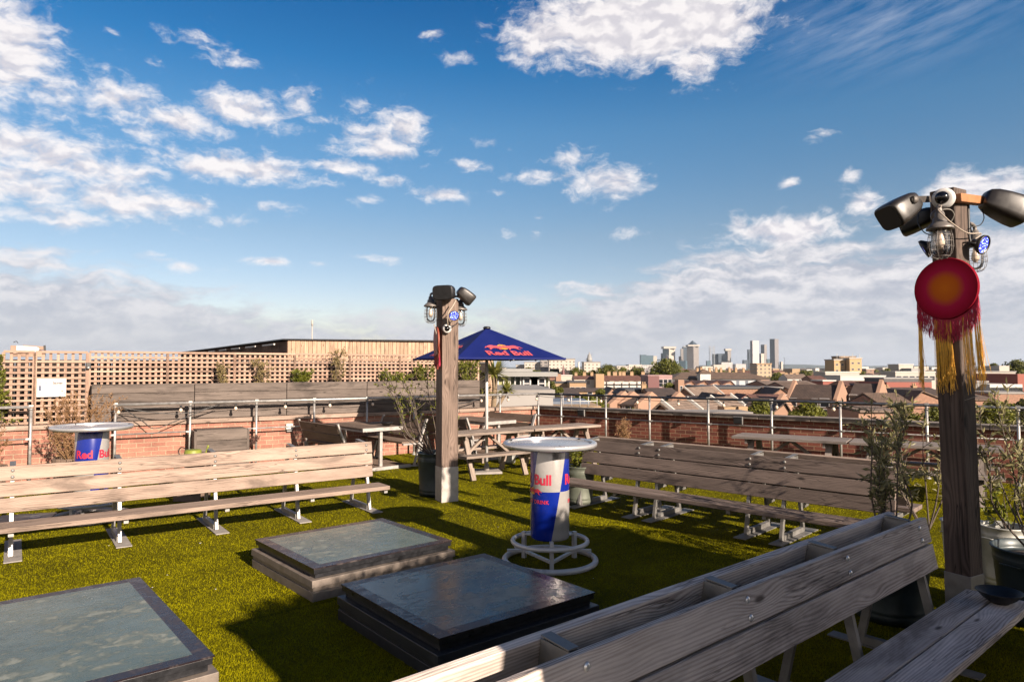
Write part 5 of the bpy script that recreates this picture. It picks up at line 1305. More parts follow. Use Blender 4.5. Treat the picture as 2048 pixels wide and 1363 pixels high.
# timber clad hall behind the trellis
zt = zpx(679.5, 22.0); P0 = Vector((at(575, HZ, 22).x, 22, 0)); P1 = Vector((at(985, HZ, 23.6).x, 23.6, 0)); P2 = Vector((at(362, HZ, 42).x, 42, 0))
t = thing('timber_hall', 'hall clad in pale upright boards with a black roof edge behind the trellis', 'building', P0)
d1 = (P1 - P0); L1_ = d1.length; a1 = math.atan2(d1.y, d1.x); M1 = Matrix.Rotation(a1, 4, 'Z'); d2 = P2 - P0; L2_ = d2.length; a2 = math.atan2(d2.y, d2.x); M2 = Matrix.Rotation(a2, 4, 'Z')
mb = MB(M1); k = 0; x_ = .0
while x_ < L1_:
    bw = random.uniform(.115, .14); mb.box((x_ + bw / 2, random.uniform(.0, .012), zt / 2 - .25), (bw - .012, .03, zt + .5), None, 0, 2); x_ += bw
mb.build('front_boards', W_WARM, t)
mb = MB(M2); x_ = 0
while x_ < L2_:
    bw = .26; mb.box((x_ + bw / 2, -.0, zt / 2 - .25), (bw - .02, .03, zt + .44), None, 0, 2); x_ += bw
mb.build('side_boards', wood('brown_side_boards', (.10, .05, .03), (.26, .15, .10)), t)  # side boards a darker copy of the cladding, their shade put into the colour
mb = MB(); q = [Vector((0, 0, 0)), d1, d1 + d2, d2]; q = [v * .995 + Vector((.03, .12, 0)) for v in q]
mb.add([(v.x, v.y, -1) for v in q] + [(v.x, v.y, zt - .05) for v in q], [(0, 1, 2, 3), (4, 5, 6, 7), (0, 1, 5, 4), (1, 2, 6, 5), (2, 3, 7, 6), (3, 0, 4, 7)]); mb.build('inner_walls', DGREY, t)
mb = MB(); q = [Vector((-.12, -.12, 0)), d1 + Vector((.1, -.12, 0)), d1 + d2, d2 + Vector((-.35, 0, 0))]
mb.add([(v.x, v.y, zt + .0) for v in q] + [(v.x, v.y, zt + .035) for v in q], [(0, 1, 2, 3), (4, 5, 6, 7), (0, 1, 5, 4), (1, 2, 6, 5), (2, 3, 7, 6), (3, 0, 4, 7)]); mb.build('roof_edge', BLACKM, t)
mb = MB(M2)
for k in range(9): mb.beam((.8 + k * L2_ / 9, .22, zt - .12), (L2_ / 9 * .9 + k * L2_ / 9, .22, zt - .12), .05, .05)
mb.build('gutter_lengths', GALV, t)
c0 = at(625, 676, 30); c1 = at(624.5, 640, 30); mb = MB(); mb.tube([(c0.x, c0.y, 0), (c1.x, c1.y, c1.z - .25)], .025, 6); mb.tube([(c1.x, c1.y, c1.z - .25), c1], .04, 6); tag(mb.build('aerial_mast', CREAM), 'thin pale mast rising behind the timber hall', 'mast')
# near-black backing added for the shade seen through the trellis holes
pa, pb = line_pt(-60, 1.12), line_pt(975, 1.12); t, L = seg_thing('trellis_backing', 'near black board backing added behind the trellis for the shade in its holes', 'backing', pa, pb)
mb = MB()
for k in range(int(L / .2)): mb.box((.1 + k * .2, 0, .95), (.19, .03, 1.9), None, 0, 2)
mb.build('boards', wood('shade_black_boards', (.008, .006, .005), (.035, .024, .018)), t); mb = MB(); mb.box((L / 2, .9, 1.92), (L, 1.9, .04)); mb.build('roof', DGREY, t)
# grey clad box and glass pavilion at the corner
block('grey_plant_room', 'pale grey metal clad box just outside the corner of the roof', 'building', 925, 1106, 785, 24, 7, plain('pale_grey_cladding', (.42, .40, .38), .6, .1, .05, 1), LEADG, -8, R(3), trim=.12)
X0_, X1_ = span(985, 1098, 42); zt = zpx(752, 42); zb = zpx(784, 42); t = thing('glass_pavilion', 'flat roofed glass pavilion above the grey metal box', 'building', (X0_, 42, zb), 0); W_ = X1_ - X0_; H_ = zt - zb
mb = MB(); mb.box((W_ / 2, 3, H_ + .12), (W_ + 1.0, 7.0, .26)); mb.box((W_ * .42, 3, H_ + .36), (W_ * .6, 4, .2)); mb.build('roof', GREYC, t)
mb = MB()
for k in range(11): mb.box((W_ * k / 10, .1, H_ / 2), (.08 if k % 3 else .16, .08, H_))
mb.box((W_ * .5, .1, H_ * .08), (W_, .08, .1)); mb.build('posts', WINF, t)
mb = MB(); mb.box((W_ / 2, .4, H_ / 2), (W_ - .1, .05, H_)); mb.build('glazing', facade('green_glazing', (.30, .32, .22), (.10, .14, .10), 1.1, 3, .8, .9), t)
mb = MB(); mb.box((W_ * .17, .2, H_ / 2), (W_ * .28, .1, H_ * .96)); mb.build('yellow_panel', plain('yellow_green_panel', (.42, .42, .18), .6), t)
windows(t, [(W_ * .68, H_ * .55, 1.0, H_ * .75), (W_ * .80, H_ * .55, 1.0, H_ * .75)], 0)
mb = MB()
for k in range(12): mb.box((W_ * (.1 + .075 * k), -1.2, .15), (.35, .35, .5))
mb.build('terrace_chairs', DGREY, t)
mb = MB(); mb.box((W_ / 2, 3, -4), (W_ + .6, 7.6, 8 - .02), brick=True); mb.build('lower_storey', GREYC, t)
block('neighbour_flat_roof', 'low sand coloured wall with blue grey roof just outside the right parapet', 'building', 1105, 1202, 812, 34, 9, BR_Y, None, -12)
p = at(1106, 806, 36); q = at(1180, 806, 36); t = thing('blue_roof_light', 'flat blue grey roof light beyond the right parapet', 'roof light', p); mb = MB(); mb.box(((q.x - p.x) / 2, 2, 0), (q.x - p.x, 4, .18)); mb.build('panel', plain('slate_blue_roof', (.16, .20, .27), .5), t)
p = at(1126, 812, 33.5); q = at(1194, 812, 33.5); t = thing('roof_guard_rail', 'thin white guard rail on the flat roof beyond the right parapet', 'railing', p); mb = MB(); L = q.x - p.x; h = .5
for z_ in (.25, .52): mb.tube([(0, 0, z_), (L, 0, z_)], .02, 5)
for k in range(5): mb.tube([(L * k / 4, 0, 0), (L * k / 4, 0, .52)], .02, 5)
mb.build('rails', WINF, t)

# ================================================================ GROUND, HILLS, FAR ROOFS
ZG = -12
def _ground(N, b):
    g = N.new('ShaderNodeNewGeometry').outputs['Position']; n = N.noise(g, .02, 6, .65); n2 = N.noise(g, .15, 4, .6)
    N.put(b.inputs['Base Color'], N.mix(N.rng(N.m('ADD', N.m('MULTIPLY', n, .6), N.m('MULTIPLY', n2, .4)), .4, .6), (.035, .045, .015, 1), (.10, .085, .07, 1))); b.inputs['Roughness'].default_value = .9
mb = MB(); mb.add([(-16000, -1500, ZG), (16000, -1500, ZG), (16000, 15000, ZG), (-16000, 15000, ZG)], [(0, 1, 2, 3)]); struct(mb.build('ground', mat('city_ground', _ground)))
mb = MB(); V = []; Fc = []; n = 160; rs2 = random.Random(4)
for k in range(n + 1):
    x_ = -13000 + 26000 * k / n; h = 34 + 26 * math.sin(k * .11) * math.sin(k * .037 + 1) + 10 * math.sin(k * .43) + rs2.uniform(-3, 3); h += 18 * math.exp(-((x_ - 7000) / 2500) ** 2)
    V += [(x_, 9500, ZG), (x_, 10600, ZG + h), (x_, 12500, ZG + h * .9), (x_, 13500, ZG)]
for k in range(n):
    for j in range(3): a = k * 4 + j; Fc.append((a, a + 4, a + 5, a + 1))
mb.add(V, Fc, None, 0, True); struct(mb.build('hills', plain('hill_green', (.10, .13, .12), .9, 0, .25, .002)))

# towers on the skyline
SKG = 'towers of the distant business district'
def tower(label, x0, x1, ytop, Y, m, side=None, top=None, depth=None):
    X0_, X1_ = span(x0, x1, Y); W_ = X1_ - X0_; H_ = zpx(ytop, Y) - ZG; D_ = depth or W_ * .9
    t = thing('tower_block', label, 'tower', (X0_, Y, ZG), 0, SKG); mb = MB()
    if side:
        f, sm = side; c = W_ * f
        V = [(0, D_ * .5, 0), (c, 0, 0), (W_, D_ * .35, 0), (W_ - c * .3, D_, 0)]; V2 = V + [(a, b, H_) for a, b, _ in V]
        uvq = lambda L: [(0, 0), (L, 0), (L, H_), (0, H_)]
        mb.add(V2, [(0, 1, 5, 4)], [uvq(math.hypot(c, D_ * .5))], 1); mb.add(V2, [(1, 2, 6, 5), (2, 3, 7, 6), (3, 0, 4, 7), (4, 5, 6, 7), (3, 2, 1, 0)], [uvq(math.hypot(W_ - c, D_ * .35))] * 3 + [[(0, 0)] * 4] * 2, 0)
        mb.build('shaft', [m, sm], t)
    else: mb.box((W_ / 2, D_ / 2, H_ / 2), (W_, D_, H_), brick=True); mb.build('shaft', m, t)
    if top == 'cap': mb = MB(); mb.box((W_ / 2, D_ / 2, H_ + 3), (W_ * .8, D_ * .7, 6)); mb.build('roof_plant', GREYC, t)
    if top == 'white': mb = MB(); mb.box((W_ / 2, D_ / 2 - .5, H_ - 7), (W_ * 1.02, D_ * 1.02, 14)); mb.build('white_crown', CREAM, t)
    return t, W_, D_, H_
TW = [('teal glass slab at the left end of the tower cluster', 1281.5, 1293, 709, 4300, FC_TEAL, None, None), ('wide teal glass block beside the leftmost slab', 1293, 1307, 710.5, 4350, FC_TEAL, None, None), ('pale edged low tower right of the teal blocks', 1306.5, 1314, 711.5, 4400, FC_CREAM, None, None),
 ('narrow dark tower just left of the flat topped white crowned tower', 1323, 1329, 706, 4700, FC_DARK, None, None), ('flat topped tower with dark left face, cream right face and white crown', 1328, 1352.5, 692.5, 4600, FC_CREAM, (.42, FC_TEAL), 'white'),
 ('slim grey tower left of the pyramid topped tower', 1358.5, 1363, 712, 4600, FC_STEEL, None, None), ('pale slim tower left of the pyramid topped tower, taller one', 1362, 1367, 697, 4700, FC_STEEL, None, None), ('dark rounded tower right behind the pyramid topped tower', 1366.5, 1377, 693.5, 4750, FC_DARK, None, 'cap'),
 ('low teal glass tower in front of the pyramid topped tower', 1360, 1376, 721, 4200, FC_TEAL, (.7, FC_TEAL), None), ('low dark teal building left of the pyramid topped tower', 1351, 1360, 727, 4100, FC_TEAL, None, None),
 ('dark square slab with two roof levels in the middle of the skyline', 1427, 1437, 707.5, 4500, FC_DARK, None, None), ('dark broad slab joined to the white topped tower', 1437, 1454, 706.8, 4480, FC_DARK, None, None), ('tower with white and pink top right of the dark slab', 1451.5, 1463.5, 697, 4600, FC_STEEL, (.35, FC_DARK), 'white'),
 ('small glass tower left of the crane tower', 1414, 1421.5, 721, 4300, FC_TEAL, None, None), ('broad white building below the dark slab', 1443, 1465, 724, 4000, FC_WHITE, None, None), ('long white stepped building right of the broad white one', 1471.5, 1492, 727.5, 3900, FC_WHITE, None, None),
 ('dark rounded low tower between the two skyline groups', 1487.5, 1497, 719.5, 4300, FC_DARK, None, None), ('slim dark blue tower left of the tall white tower', 1497, 1504.5, 698.3, 4500, FC_DARK, None, None), ('tall white tower of the right hand group', 1503.5, 1520.5, 680.8, 4300, FC_WHITE, (.12, FC_STEEL), None),
 ('pale green tower right of the tall white tower', 1520.5, 1530, 706.5, 4500, FC_CREAM, (.2, FC_TEAL), None), ('dark striped tower behind the pale green tower', 1524, 1535.5, 688.6, 4700, FC_STEEL, (.45, FC_DARK), None), ('short glass tower right of the dark striped tower', 1535, 1541.5, 717.5, 4500, FC_TEAL, None, None),
 ('tall tower with dark left face and grey speckled right face, rightmost of the tall ones', 1543, 1560, 677.3, 4300, FC_GRID, (.42, FC_DARK), None), ('small pale green tower at the right end of the cluster', 1560.5, 1567, 723, 4300, FC_CREAM, (.3, FC_TEAL), None)]
for lab, a, b, c, Y, m, s_, tp in TW: tower(lab, a, b, c, Y, m, s_, tp)
t, W_, D_, H_ = tower('tall pyramid topped tower, highest of the left hand group', 1376.5, 1400, 689, 4500, FC_STEEL, (.46, FC_STEEL), None)
zap = zpx(680, 4500) - ZG
mb = MB(); mb.add([(W_ * .06, D_ * .5, H_), (W_ * .46, D_ * .04, H_), (W_ * .94, D_ * .36, H_), (W_ * .8, D_ * .96, H_), (W_ * .5, D_ * .5, zap)], [(0, 1, 4), (1, 2, 4), (2, 3, 4), (3, 0, 4), (3, 2, 1, 0)]); mb.build('pyramid_roof', FC_DARK, t)
mb = MB(); mb.box((W_ * .5, D_ * .45, H_ - 5), (W_ * 1.0, D_ * .92, 10)); mb.build('white_crown', CREAM, t)
def crane(label, px, y0, y1, Y, lean, m):
    a = at(px, y0, Y); b = at(px + lean * .0, y1, Y); t = thing('tower_crane', label, 'crane', (a.x, Y, ZG)); r = .0011 * Y / 4
    mb = MB(); mb.tube([(0, 0, 0), (0, 0, b.z - ZG)], r, 5); mb.build('mast', m, t); e = at(px + lean, y1 - abs(lean) * .9, Y); mb = MB(); mb.tube([(0, 0, b.z - ZG), (e.x - a.x, 0, e.z - ZG)], r * .8, 5); mb.tube([(0, 0, b.z - ZG), (-(e.x - a.x) * .3, 0, b.z - ZG + 1)], r, 5); mb.build('jib', m, t)
crane('dark crane on the cupola block, jib leaning right', 1181, 735, 711, 900, 4, DGREY); crane('short crane left of the cupola block', 1172.5, 735, 718, 950, 1, DGREY); crane('red crane before the white crowned tower', 1334, 735, 714, 2500, -2, REDC); crane('white crane jib before the white crowned tower', 1341, 735, 716, 2500, -8, WHT); crane('thin crane right of the tower cluster', 1569, 735, 716, 3500, -2, DGREY)
t = thing('tower_block', 'unfinished lattice tower with cranes between the skyline groups', 'tower', (at(1421, HZ, 4500).x, 4500, ZG), 0, SKG); mb = MB(); W_ = 8 * 4500 / F; H_ = zpx(691, 4500) - ZG
for k in range(4): mb.box(((k % 2) * W_, (k // 2) * W_, H_ / 2), (2, 2, H_))
for k in range(int(H_ / 9)): mb.box((W_ / 2, W_ / 2, k * 9), (W_, W_, .8))
mb.build('lattice', GREYC, t)
# hospital blocks and other middle distance blocks at left
block('hospital_block', 'broad white gridded block behind the right tip of the parasol, left wing', 'building', 1098, 1129, 720, 900, 30, FC_HOSP, LEADG, trim=1.5)
block('hospital_block', 'taller white gridded block behind the right tip of the parasol, right wing', 'building', 1128, 1149.5, 718.5, 930, 30, FC_HOSP, LEADG, trim=1.5)
block('brown_tower_block', 'striped brown block between the pale blocks under the parasol', 'building', 1081, 1096, 720.5, 950, 25, FC_STEEL, None)
block('pale_block', 'pale gridded block under the middle of the parasol edge', 'building', 1049, 1081, 724.5, 960, 25, FC_HOSP, LEADG, trim=1)
block('pale_block', 'low pale block above the glass pavilion', 'building', 1032, 1050, 730, 980, 25, FC_HOSP, LEADG, trim=1)
block('pale_block', 'pale block seen through the palm leaves', 'building', 985, 1012, 735, 940, 25, FC_HOSP, None)
t, W_, H_ = block('cupola_block', 'square pale block with a small cupola right of the white gridded blocks', 'building', 1168, 1200.5, 724.5, 880, 28, FC_HOSP, LEADG, trim=1)
mb = MB(); mb.lathe([(3.6, 0), (3.6, 5), (2.8, 5.5), (2.4, 9), (.9, 10), (.8, 12), (.001, 13)], 16, (W_ * .4, 12, H_ + 1)); mb.build('cupola', GREYC, t)
c0 = at(1157.5, 723.5, 1200); mb = MB(); mb.tube([(c0.x, 1200, ZG), c0], 1.9, 10); tag(mb.build('factory_chimney', WHT), 'single white chimney between the white gridded blocks and the cupola block', 'chimney')
block('pale_block', 'long low white block above the trees left of the tower cluster', 'building', 1234, 1262, 733, 900, 25, FC_CREAM, WHT, trim=1); block('pale_block', 'long low cream block just left of the teal towers', 'building', 1258, 1283, 730, 950, 25, FC_CREAM, WHT, trim=1)
c0 = at(1126.5, 741, 380); mb = MB(); z_ = c0.z; mb.lathe([(2.2, ZG - z_), (2.2, -6), (1.2, -5), (.9, -1.5), (.001, 4)], 8, c0); tag(mb.build('church_spire', MAROON), 'small dark church spire in front of the white gridded block', 'spire')
block('beige_flats', 'beige tower of flats in front of the tall white tower', 'building', 1513.5, 1542.5, 728, 560, 16, facade('beige_flats_facade', (.55, .42, .28), (.20, .17, .15), 3.4, 3.0, .45, .5), SAND, win=None, trim=.8)
t, W_, H_ = block('sand_tower', 'sand coloured tower with aerials on its roof right of the skyline', 'building', 1668, 1690, 720, 470, 14, plain('sand_tower_wall', (.62, .42, .22), .85, 0, .06, .1), CREAM, trim=.8, win=(4, 2, 1.8, 1.3, 4.2, 3))
t, W2, H2 = block('sand_tower', 'right wing of the sand coloured tower, pale edged', 'building', 1699, 1723, 717, 465, 16, plain('sand_tower_wall', (.62, .42, .22), .85, 0, .06, .1), CREAM, trim=.8, win=(4, 2, 1.8, 1.3, 4.2, 3))
block('sand_tower', 'middle stair core of the sand coloured tower with roof plant', 'building', 1679, 1712, 713, 480, 12, SAND, LEADG, trim=.6, win=(5, 3, 2.2, 1.6, 4.0, 2))
for k, px in enumerate((1674, 1688, 1705, 1719)):
    a = at(px, 716, 478); b = at(px, 706 + (k % 2) * 2, 478); mb = MB(); mb.tube([a - Vector((0, 0, 2)), b], .18, 5); tag(mb.build('aerial', WHT), 'aerial on the sand coloured tower, ' + ['leftmost', 'second from left', 'third from left', 'rightmost'][k], 'aerial', 'aerials on the sand coloured tower')

# named middle distance houses
gabled('long red brown roof with white balconies and a row of chimneys', 1200, 1295.5, 751, 761, 300, 14, FC_CREAM, TILE_R, chim=((.23, 744, 1.4), (.36, 744, 1.8), (.47, 744, 1.2), (.55, 744, 1.5), (.72, 744, 1.4), (.96, 744, 1.5)), hip=3)
for r_ in range(2):
    for k in range(6):
        p = at(1205 + 15.2 * k, 765.5 + 7.3 * r_, 298.5); mb = MB(); mb.box(p, (2.7, .8, 1.0)); tag(mb.build('balcony', WHT), 'white balcony front under the long red brown roof, %s row, %s from the left' % (('upper', 'lower')[r_], ('first', 'second', 'third', 'fourth', 'fifth', 'sixth')[k]), 'balcony', 'balconies under the long red brown roof')
gabled('small red roofed cream house left of the yellow stair tower', 1148, 1191, 751.5, 758, 290, 12, FC_CREAM, TILE_R, chim=((.15, 746, 1.2), (.55, 745, 1.2), (.9, 745, 1.2)))
block('stair_tower', 'yellow brick stair tower between the two red roofs', 'building', 1191.5, 1208, 747.5, 285, 8, SAND, None)
block('low_block', 'low sand brick block with dark parapet left of the red roofed house', 'building', 1103, 1146, 766, 240, 12, BR_Y, DGREY, trim=.5); block('low_block', 'sand brick terrace with dark roof below the red roofed house', 'building', 1139, 1172, 765, 230, 12, SAND, DGREY, trim=.5, win=(1, 3, 1.6, 1.2, 3, 2))
block('small_tower', 'square pinkish brick tower before the white gridded blocks', 'building', 1112, 1122, 747.5, 300, 8, PINK, None); block('low_block', 'low white block between the pinkish tower and the red roof', 'building', 1121, 1144, 751, 310, 9, FC_CREAM, WHT, trim=.4)
block('maroon_block', 'dark maroon clad block with a pink clad wing', 'building', 1296, 1318, 751.5, 210, 12, MAROON, PINKM, trim=.3); block('pink_block', 'pink metal clad wing with tall windows', 'building', 1317, 1344, 749.5, 212, 12, PINKM, None, win=(2, 3, 1.3, 2.4, 4, 2.5))
gabled('long brown hipped roof with a white roof turret', 1345, 1540, 744.5, 757, 250, 20, DGREY, TILE_B, hip=6, chim=((.33, 737, .8), (.37, 736, .8), (.46, 737, .8), (.53, 736, .8), (.58, 737, .8), (.67, 736, .8), (.74, 737, .8), (.82, 737, .8)))
t, W_, H_ = block('roof_turret', 'white roof turret with brown cap on the long brown roof', 'turret', 1400, 1421, 746, 246, 5, WHT, None); mb = MB(); mb.add([(-.6, -.6, H_), (W_ + .6, -.6, H_), (W_ + .6, 5.6, H_), (-.6, 5.6, H_), (W_ / 2, 2.5, H_ + 1.6)], [(0, 1, 4), (1, 2, 4), (2, 3, 4), (3, 0, 4), (3, 2, 1, 0)]); mb.build('cap_roof', TILE_B, t)
block('white_storey', 'white panelled storey under the right end of the long brown roof', 'building', 1455, 1524, 761, 246, 3, facade('panel_facade', (.58, .60, .62), (.22, .25, .30), 3.2, 6, .35, .8), None); block('pink_end_block', 'pinkish end block under the right corner of the long brown roof', 'building', 1522, 1537, 761, 245, 5, BR_H, PINK, trim=.3)
for k in range(4): gable_front('curved roof factory gable, ' + ('first', 'second', 'third', 'fourth')[k] + ' from the left', 1364 + 26 * k, 1390 + 26 * k, 1383 + 26 * k, 762, 770, 190 - k * .4, 14, BR_H, TILE_R, group='row of curved factory gables', win=((.5, 773, 1.2, 1.4),))
block('small_tower', 'small pink brick tower at the left end of the factory gables', 'building', 1356, 1368, 759, 188, 4, PINK, None, win=(1, 1, .8, 1.4, 2, 2.4))
t, W_, H_ = block('brick_works', 'flat roofed red brick works with a row of wide windows', 'building', 1404, 1527, 777, 150, 14, BR_H, DGREY, trim=.5)
windows(t, [(W_ * f, H_ - 2.0, w_, 1.5) for f, w_ in ((.10, 1.0), (.21, 1.6), (.33, 1.1), (.43, 1.6), (.55, 1.5), (.68, 1.1))], 0)
block('brick_works', 'paler brick end bay of the flat roofed works', 'building', 1525, 1541, 774, 149, 10, PINK, None); block('white_yard_wall', 'small white building right of the red brick works', 'building', 1541, 1566, 776, 152, 8, WHT, LEADG, trim=.3)
gable_front('small brick gable right of the white yard building', 1545, 1577, 1561, 777, 789, 140, 12, BR_H, TILE_D, win=((.5, 795, 3, 1.2),))
gabled('white house with grey roof and three chimneys behind the dark trees', 1574, 1616, 748, 757, 330, 11, WHT, TILE_G, chim=((.15, 746, 1.5), (.4, 746, 1.5), (.68, 746, 1.5)), win=((.3, 761, 1.2, 1.2), (.6, 761, 1.2, 1.2)))
gabled('long grey brown roof right of the beige tower of flats', 1535, 1640, 762, 772, 170, 16, BR_H, TILE_G, chim=((.62, 765, .8), (.80, 765, .8)), over=.2); gabled('brown roof with twin chimneys behind the two gabled brick houses', 1575, 1642, 765, 778, 150, 15, BR_H, TILE_B)
gabled('little red gabled house right of the dark trees', 1622, 1652, 752, 758, 260, 9, BR_H, TILE_R)
block('red_shed', 'small red shed with a white frame', 'building', 1645, 1670, 762, 210, 8, REDC, WHT, trim=.4)
block('white_flats', 'cream flats with small square windows right of the beige tower', 'building', 1650, 1718, 744.5, 360, 14, CREAM, WHT, trim=.5, win=(2, 6, 2.0, 2.0, 5.5, 3))
block('white_warehouse', 'long white low warehouse in the right middle distance', 'building', 1680, 1770, 752, 280, 14, WHT, WHT, trim=.4, win=(1, 8, 1.5, 1.2, 3, 3.4)); block('brick_tower_block', 'small brown brick tower right of the sand coloured tower', 'building', 1732, 1747, 738, 700, 14, facade('brown_brick_flats', (.36, .22, .16), (.18, .14, .12), 4, 3.2, .4, .5), WHT, trim=.8)
gabled('brown red roof behind the twin gabled brick houses', 1690, 1722, 762, 771, 190, 10, BR_H, TILE_R); block('low_block', 'low sand brick wall under the long white warehouse', 'building', 1722, 1757, 762, 195, 8, SAND, None)
t, W_, H_ = block('red_block', 'red rendered block with a dark set back top floor', 'building', 1772, 1862, 764, 175, 14, REDC, None); windows(t, [(W_ * f, H_ - 2.0, w_, 1.3) for f, w_ in ((.12, 1.2), (.34, 1.8), (.62, 1.2), (.86, 2.4))], 0, DGREY)
block('red_block', 'dark set back top floor of the red rendered block', 'building', 1767, 1862, 757, 179, 10, DGREY, GREYC, trim=.3)
block('white_flats', 'pale flats with square dark windows behind the red rendered block', 'building', 1790, 1870, 744, 300, 12, CREAM, WHT, trim=.4, win=(1, 6, 2.4, 2.0, 3, 2.6)); block('pale_block', 'upper pale block with a dark grey end behind the golden fringe', 'building', 1797, 1826, 729.5, 420, 12, CREAM, WHT, trim=.6); block('pale_block', 'grey penthouse beside the upper pale block', 'building', 1822, 1850, 736, 410, 10, GREYC, None)
block('white_flats', 'pale terrace flats right of the right post', 'building', 1948, 2030, 744, 230, 14, CREAM, LEADG, trim=.4, win=(2, 7, 1.6, 1.5, 3.4, 2)); block('pale_block', 'square penthouse on the pale terrace flats', 'building', 1998, 2018, 731, 236, 8, CREAM, None)
block('office', 'white framed office with a strip of dark windows at the right edge', 'building', 1978, 2043, 768, 130, 12, WHT, None, win=(1, 9, .75, 1.4, 3, 1.3), frame=DGREY); block('grey_clad_shed', 'grey ribbed shed left of the white framed office', 'building', 1950, 1974, 764, 132, 8, facade('ribbed_grey', (.30, .30, .29), (.22, .22, .22), .5, 30, .5, 1.0), LEADG, trim=.3)
block('brick_block', 'plain brown red brick block cut by the right edge of the photo', 'building', 2034, 2075, 747.5, 150, 14, REDC, None); block('low_block', 'low brick wall with a grey roof below the white framed office', 'building', 1984, 2060, 787, 118, 8, BR_H, LEADG, trim=.3)
gabled('dark roof left of the right post below the red rendered block', 1772, 1900, 776, 792, 115, 12, BR_H, TILE_D, chim=((.3, 775, .7), (.75, 772, .7)))
gable_front('brown gable with pale verge behind the olive bush, left', 1795, 1830, 1812, 786, 800, 95, 10, BR_H, TILE_B); gable_front('brown gable with pale verge behind the olive bush, right', 1826, 1884, 1842, 783, 800, 92, 10, BR_H, TILE_B)
# the two near brick houses with gable parapets
gabled('brick house with dark roof and white sash windows, left of the pair', 1574, 1669, 771, 799, 92, 6.5, BR_H, TILE_D, para=(0, 1.0), win=((.11, 803, 1.0, 1.1), (.58, 803, .8, 1.1), (.78, 803, 1.2, 1.2), (.78, 822, 1.2, 1.0)), over=.15, yaw=YW)
gabled('brick house with dark roof and arched windows, right of the pair', 1697, 1752, 768.5, 793, 92, 6.5, BR_H, TILE_D, para=(1.0,), win=((.14, 802, 1.0, 1.9), (.47, 799, .7, .8), (.72, 799, 1.1, .9), (.47, 815, .8, 1.1), (.72, 816, 1.1, 1.1)), over=.15, yaw=YW)
gabled('brown roof with gutter pipe right of the brick pair', 1760, 1830, 788, 812, 78, 8, BR_H, TILE_B)
gabled('small low brown roof below the brick pair', 1715, 1790, 815, 824, 60, 6, PINK, TILE_G, zb=-12)
gabled('dark roofed brick house with two sash windows above the second railing post', 1236, 1273, 797, 811, 66, 5.5, BR_H, TILE_D, para=(0, 1.0), win=((.10, 817, .7, .9), (.52, 817, .7, .9)), over=.15, yaw=YW)
gabled('dark roofed brick house right of it with its own pale gable', 1293, 1332, 796, 811, 70, 5.5, BR_H, TILE_D, para=(1.0,), win=((.12, 816, .6, .8),), over=.15, yaw=YW)
gabled('dark roofed brick house mostly hidden by the bright green tree', 1190, 1217, 796, 811, 66, 5.5, BR_H, TILE_D, para=(1.0,), over=.15, yaw=YW)
gable_front('brown brick gable just over the right parapet with three ridged roofs', 1302, 1347, 1322, 807.5, 829, 47, 13, BR_H, TILE_G, yaw=YW, strips=4)
gabled('large brown roof with a dark gable end in the middle distance', 1301, 1362, 777, 792, 120, 14, BR_H, TILE_D, chim=((.02, 769, .8),)); gable_front('pale brown roof right of the large dark roof', 1352, 1388, 1368, 776, 794, 118, 13, BR_H, TILE_G, yaw=YW, strips=2)
gabled('long dark roof of a brick terrace left of the middle distance', 1122, 1218, 776.5, 783, 160, 10, SAND, TILE_D, win=((.3, 788, 1.2, 1.2), (.6, 788, 1.2, 1.2))); gable_front('sunlit pink gable end of the long dark roofed terrace', 1214, 1236, 1225, 776, 789, 150, 10, PINK, TILE_D)
block('black_shed', 'black flat topped shed with a brick front', 'building', 1250, 1298, 777.5, 128, 10, DGREY, None); gable_front('brick gable joined to the black shed', 1240, 1262, 1251, 780, 788, 126, 9, BR_H, TILE_D, win=((.6, 791, 1.0, 1.6),))
gabled('low grey roof behind the railing bulbs', 1240, 1312, 789, 795, 100, 8, PINK, TILE_G); gabled('dark roof behind the festoon bulbs, centre', 1345, 1412, 793, 806, 88, 7, BR_H, TILE_D, para=(1.0,), yaw=YW); gabled('red brown roof with two white dormers', 1422, 1580, 790, 803, 96, 9, BR_H, TILE_R)
for px, nm in ((1432, 'left'), (1492, 'right')): gable_front('white dormer gable on the red brown roof, ' + nm, px - 9, px + 9, px, 790, 797, 93, 4, PINK, TILE_R, win=((.5, 801, 1.2, 1.0),))
gable_front('pink gable end with an arched window left of the yellow brick boxes', 1436, 1466, 1450, 792, 812, 74, 9, PINK, TILE_D, win=((.3, 815, .9, 1.2),)); gabled('dark steep roof right of the yellow brick boxes', 1484, 1545, 798, 820, 76, 6.5, BR_H, TILE_D, para=(1.0,), yaw=YW)
block('yellow_brick_box', 'yellow brick lift box in shade on the nearby flat roof', 'building', 1447.5, 1477, 813.5, 48, 1.6, BR_Y, None); block('yellow_brick_box', 'sunlit yellow brick lift box on the nearby flat roof', 'building', 1476, 1494, 812.5, 47.8, 1.6, SAND, None)
block('nearby_flat_roof', 'pale flat roof just over the right parapet', 'building', 1350, 1500, 829.5, 40, 2.2, WHT, LEADG, trim=.2)
gable_front('sunlit gable with an arch left of the near brick pair', 1545, 1577, 1568, 806, 826, 72, 8, PINK, TILE_D)
block('sand_house', 'sand coloured house end right of the right post', 'house', 1952, 1972, 815, 62, 7, SAND, None, win=(1, 1, .7, .7, 2, 1.3)); gabled('small brown roof right of the right post', 1945, 1990, 790, 800, 90, 8, BR_H, TILE_B)
gabled('dark terrace roof behind the palm and glass pavilion', 1100, 1160, 783, 790, 110, 9, BR_H, TILE_D); gabled('small brown roofs above the blue roof light', 1104, 1160, 796, 806, 70, 8, BR_H, TILE_D)

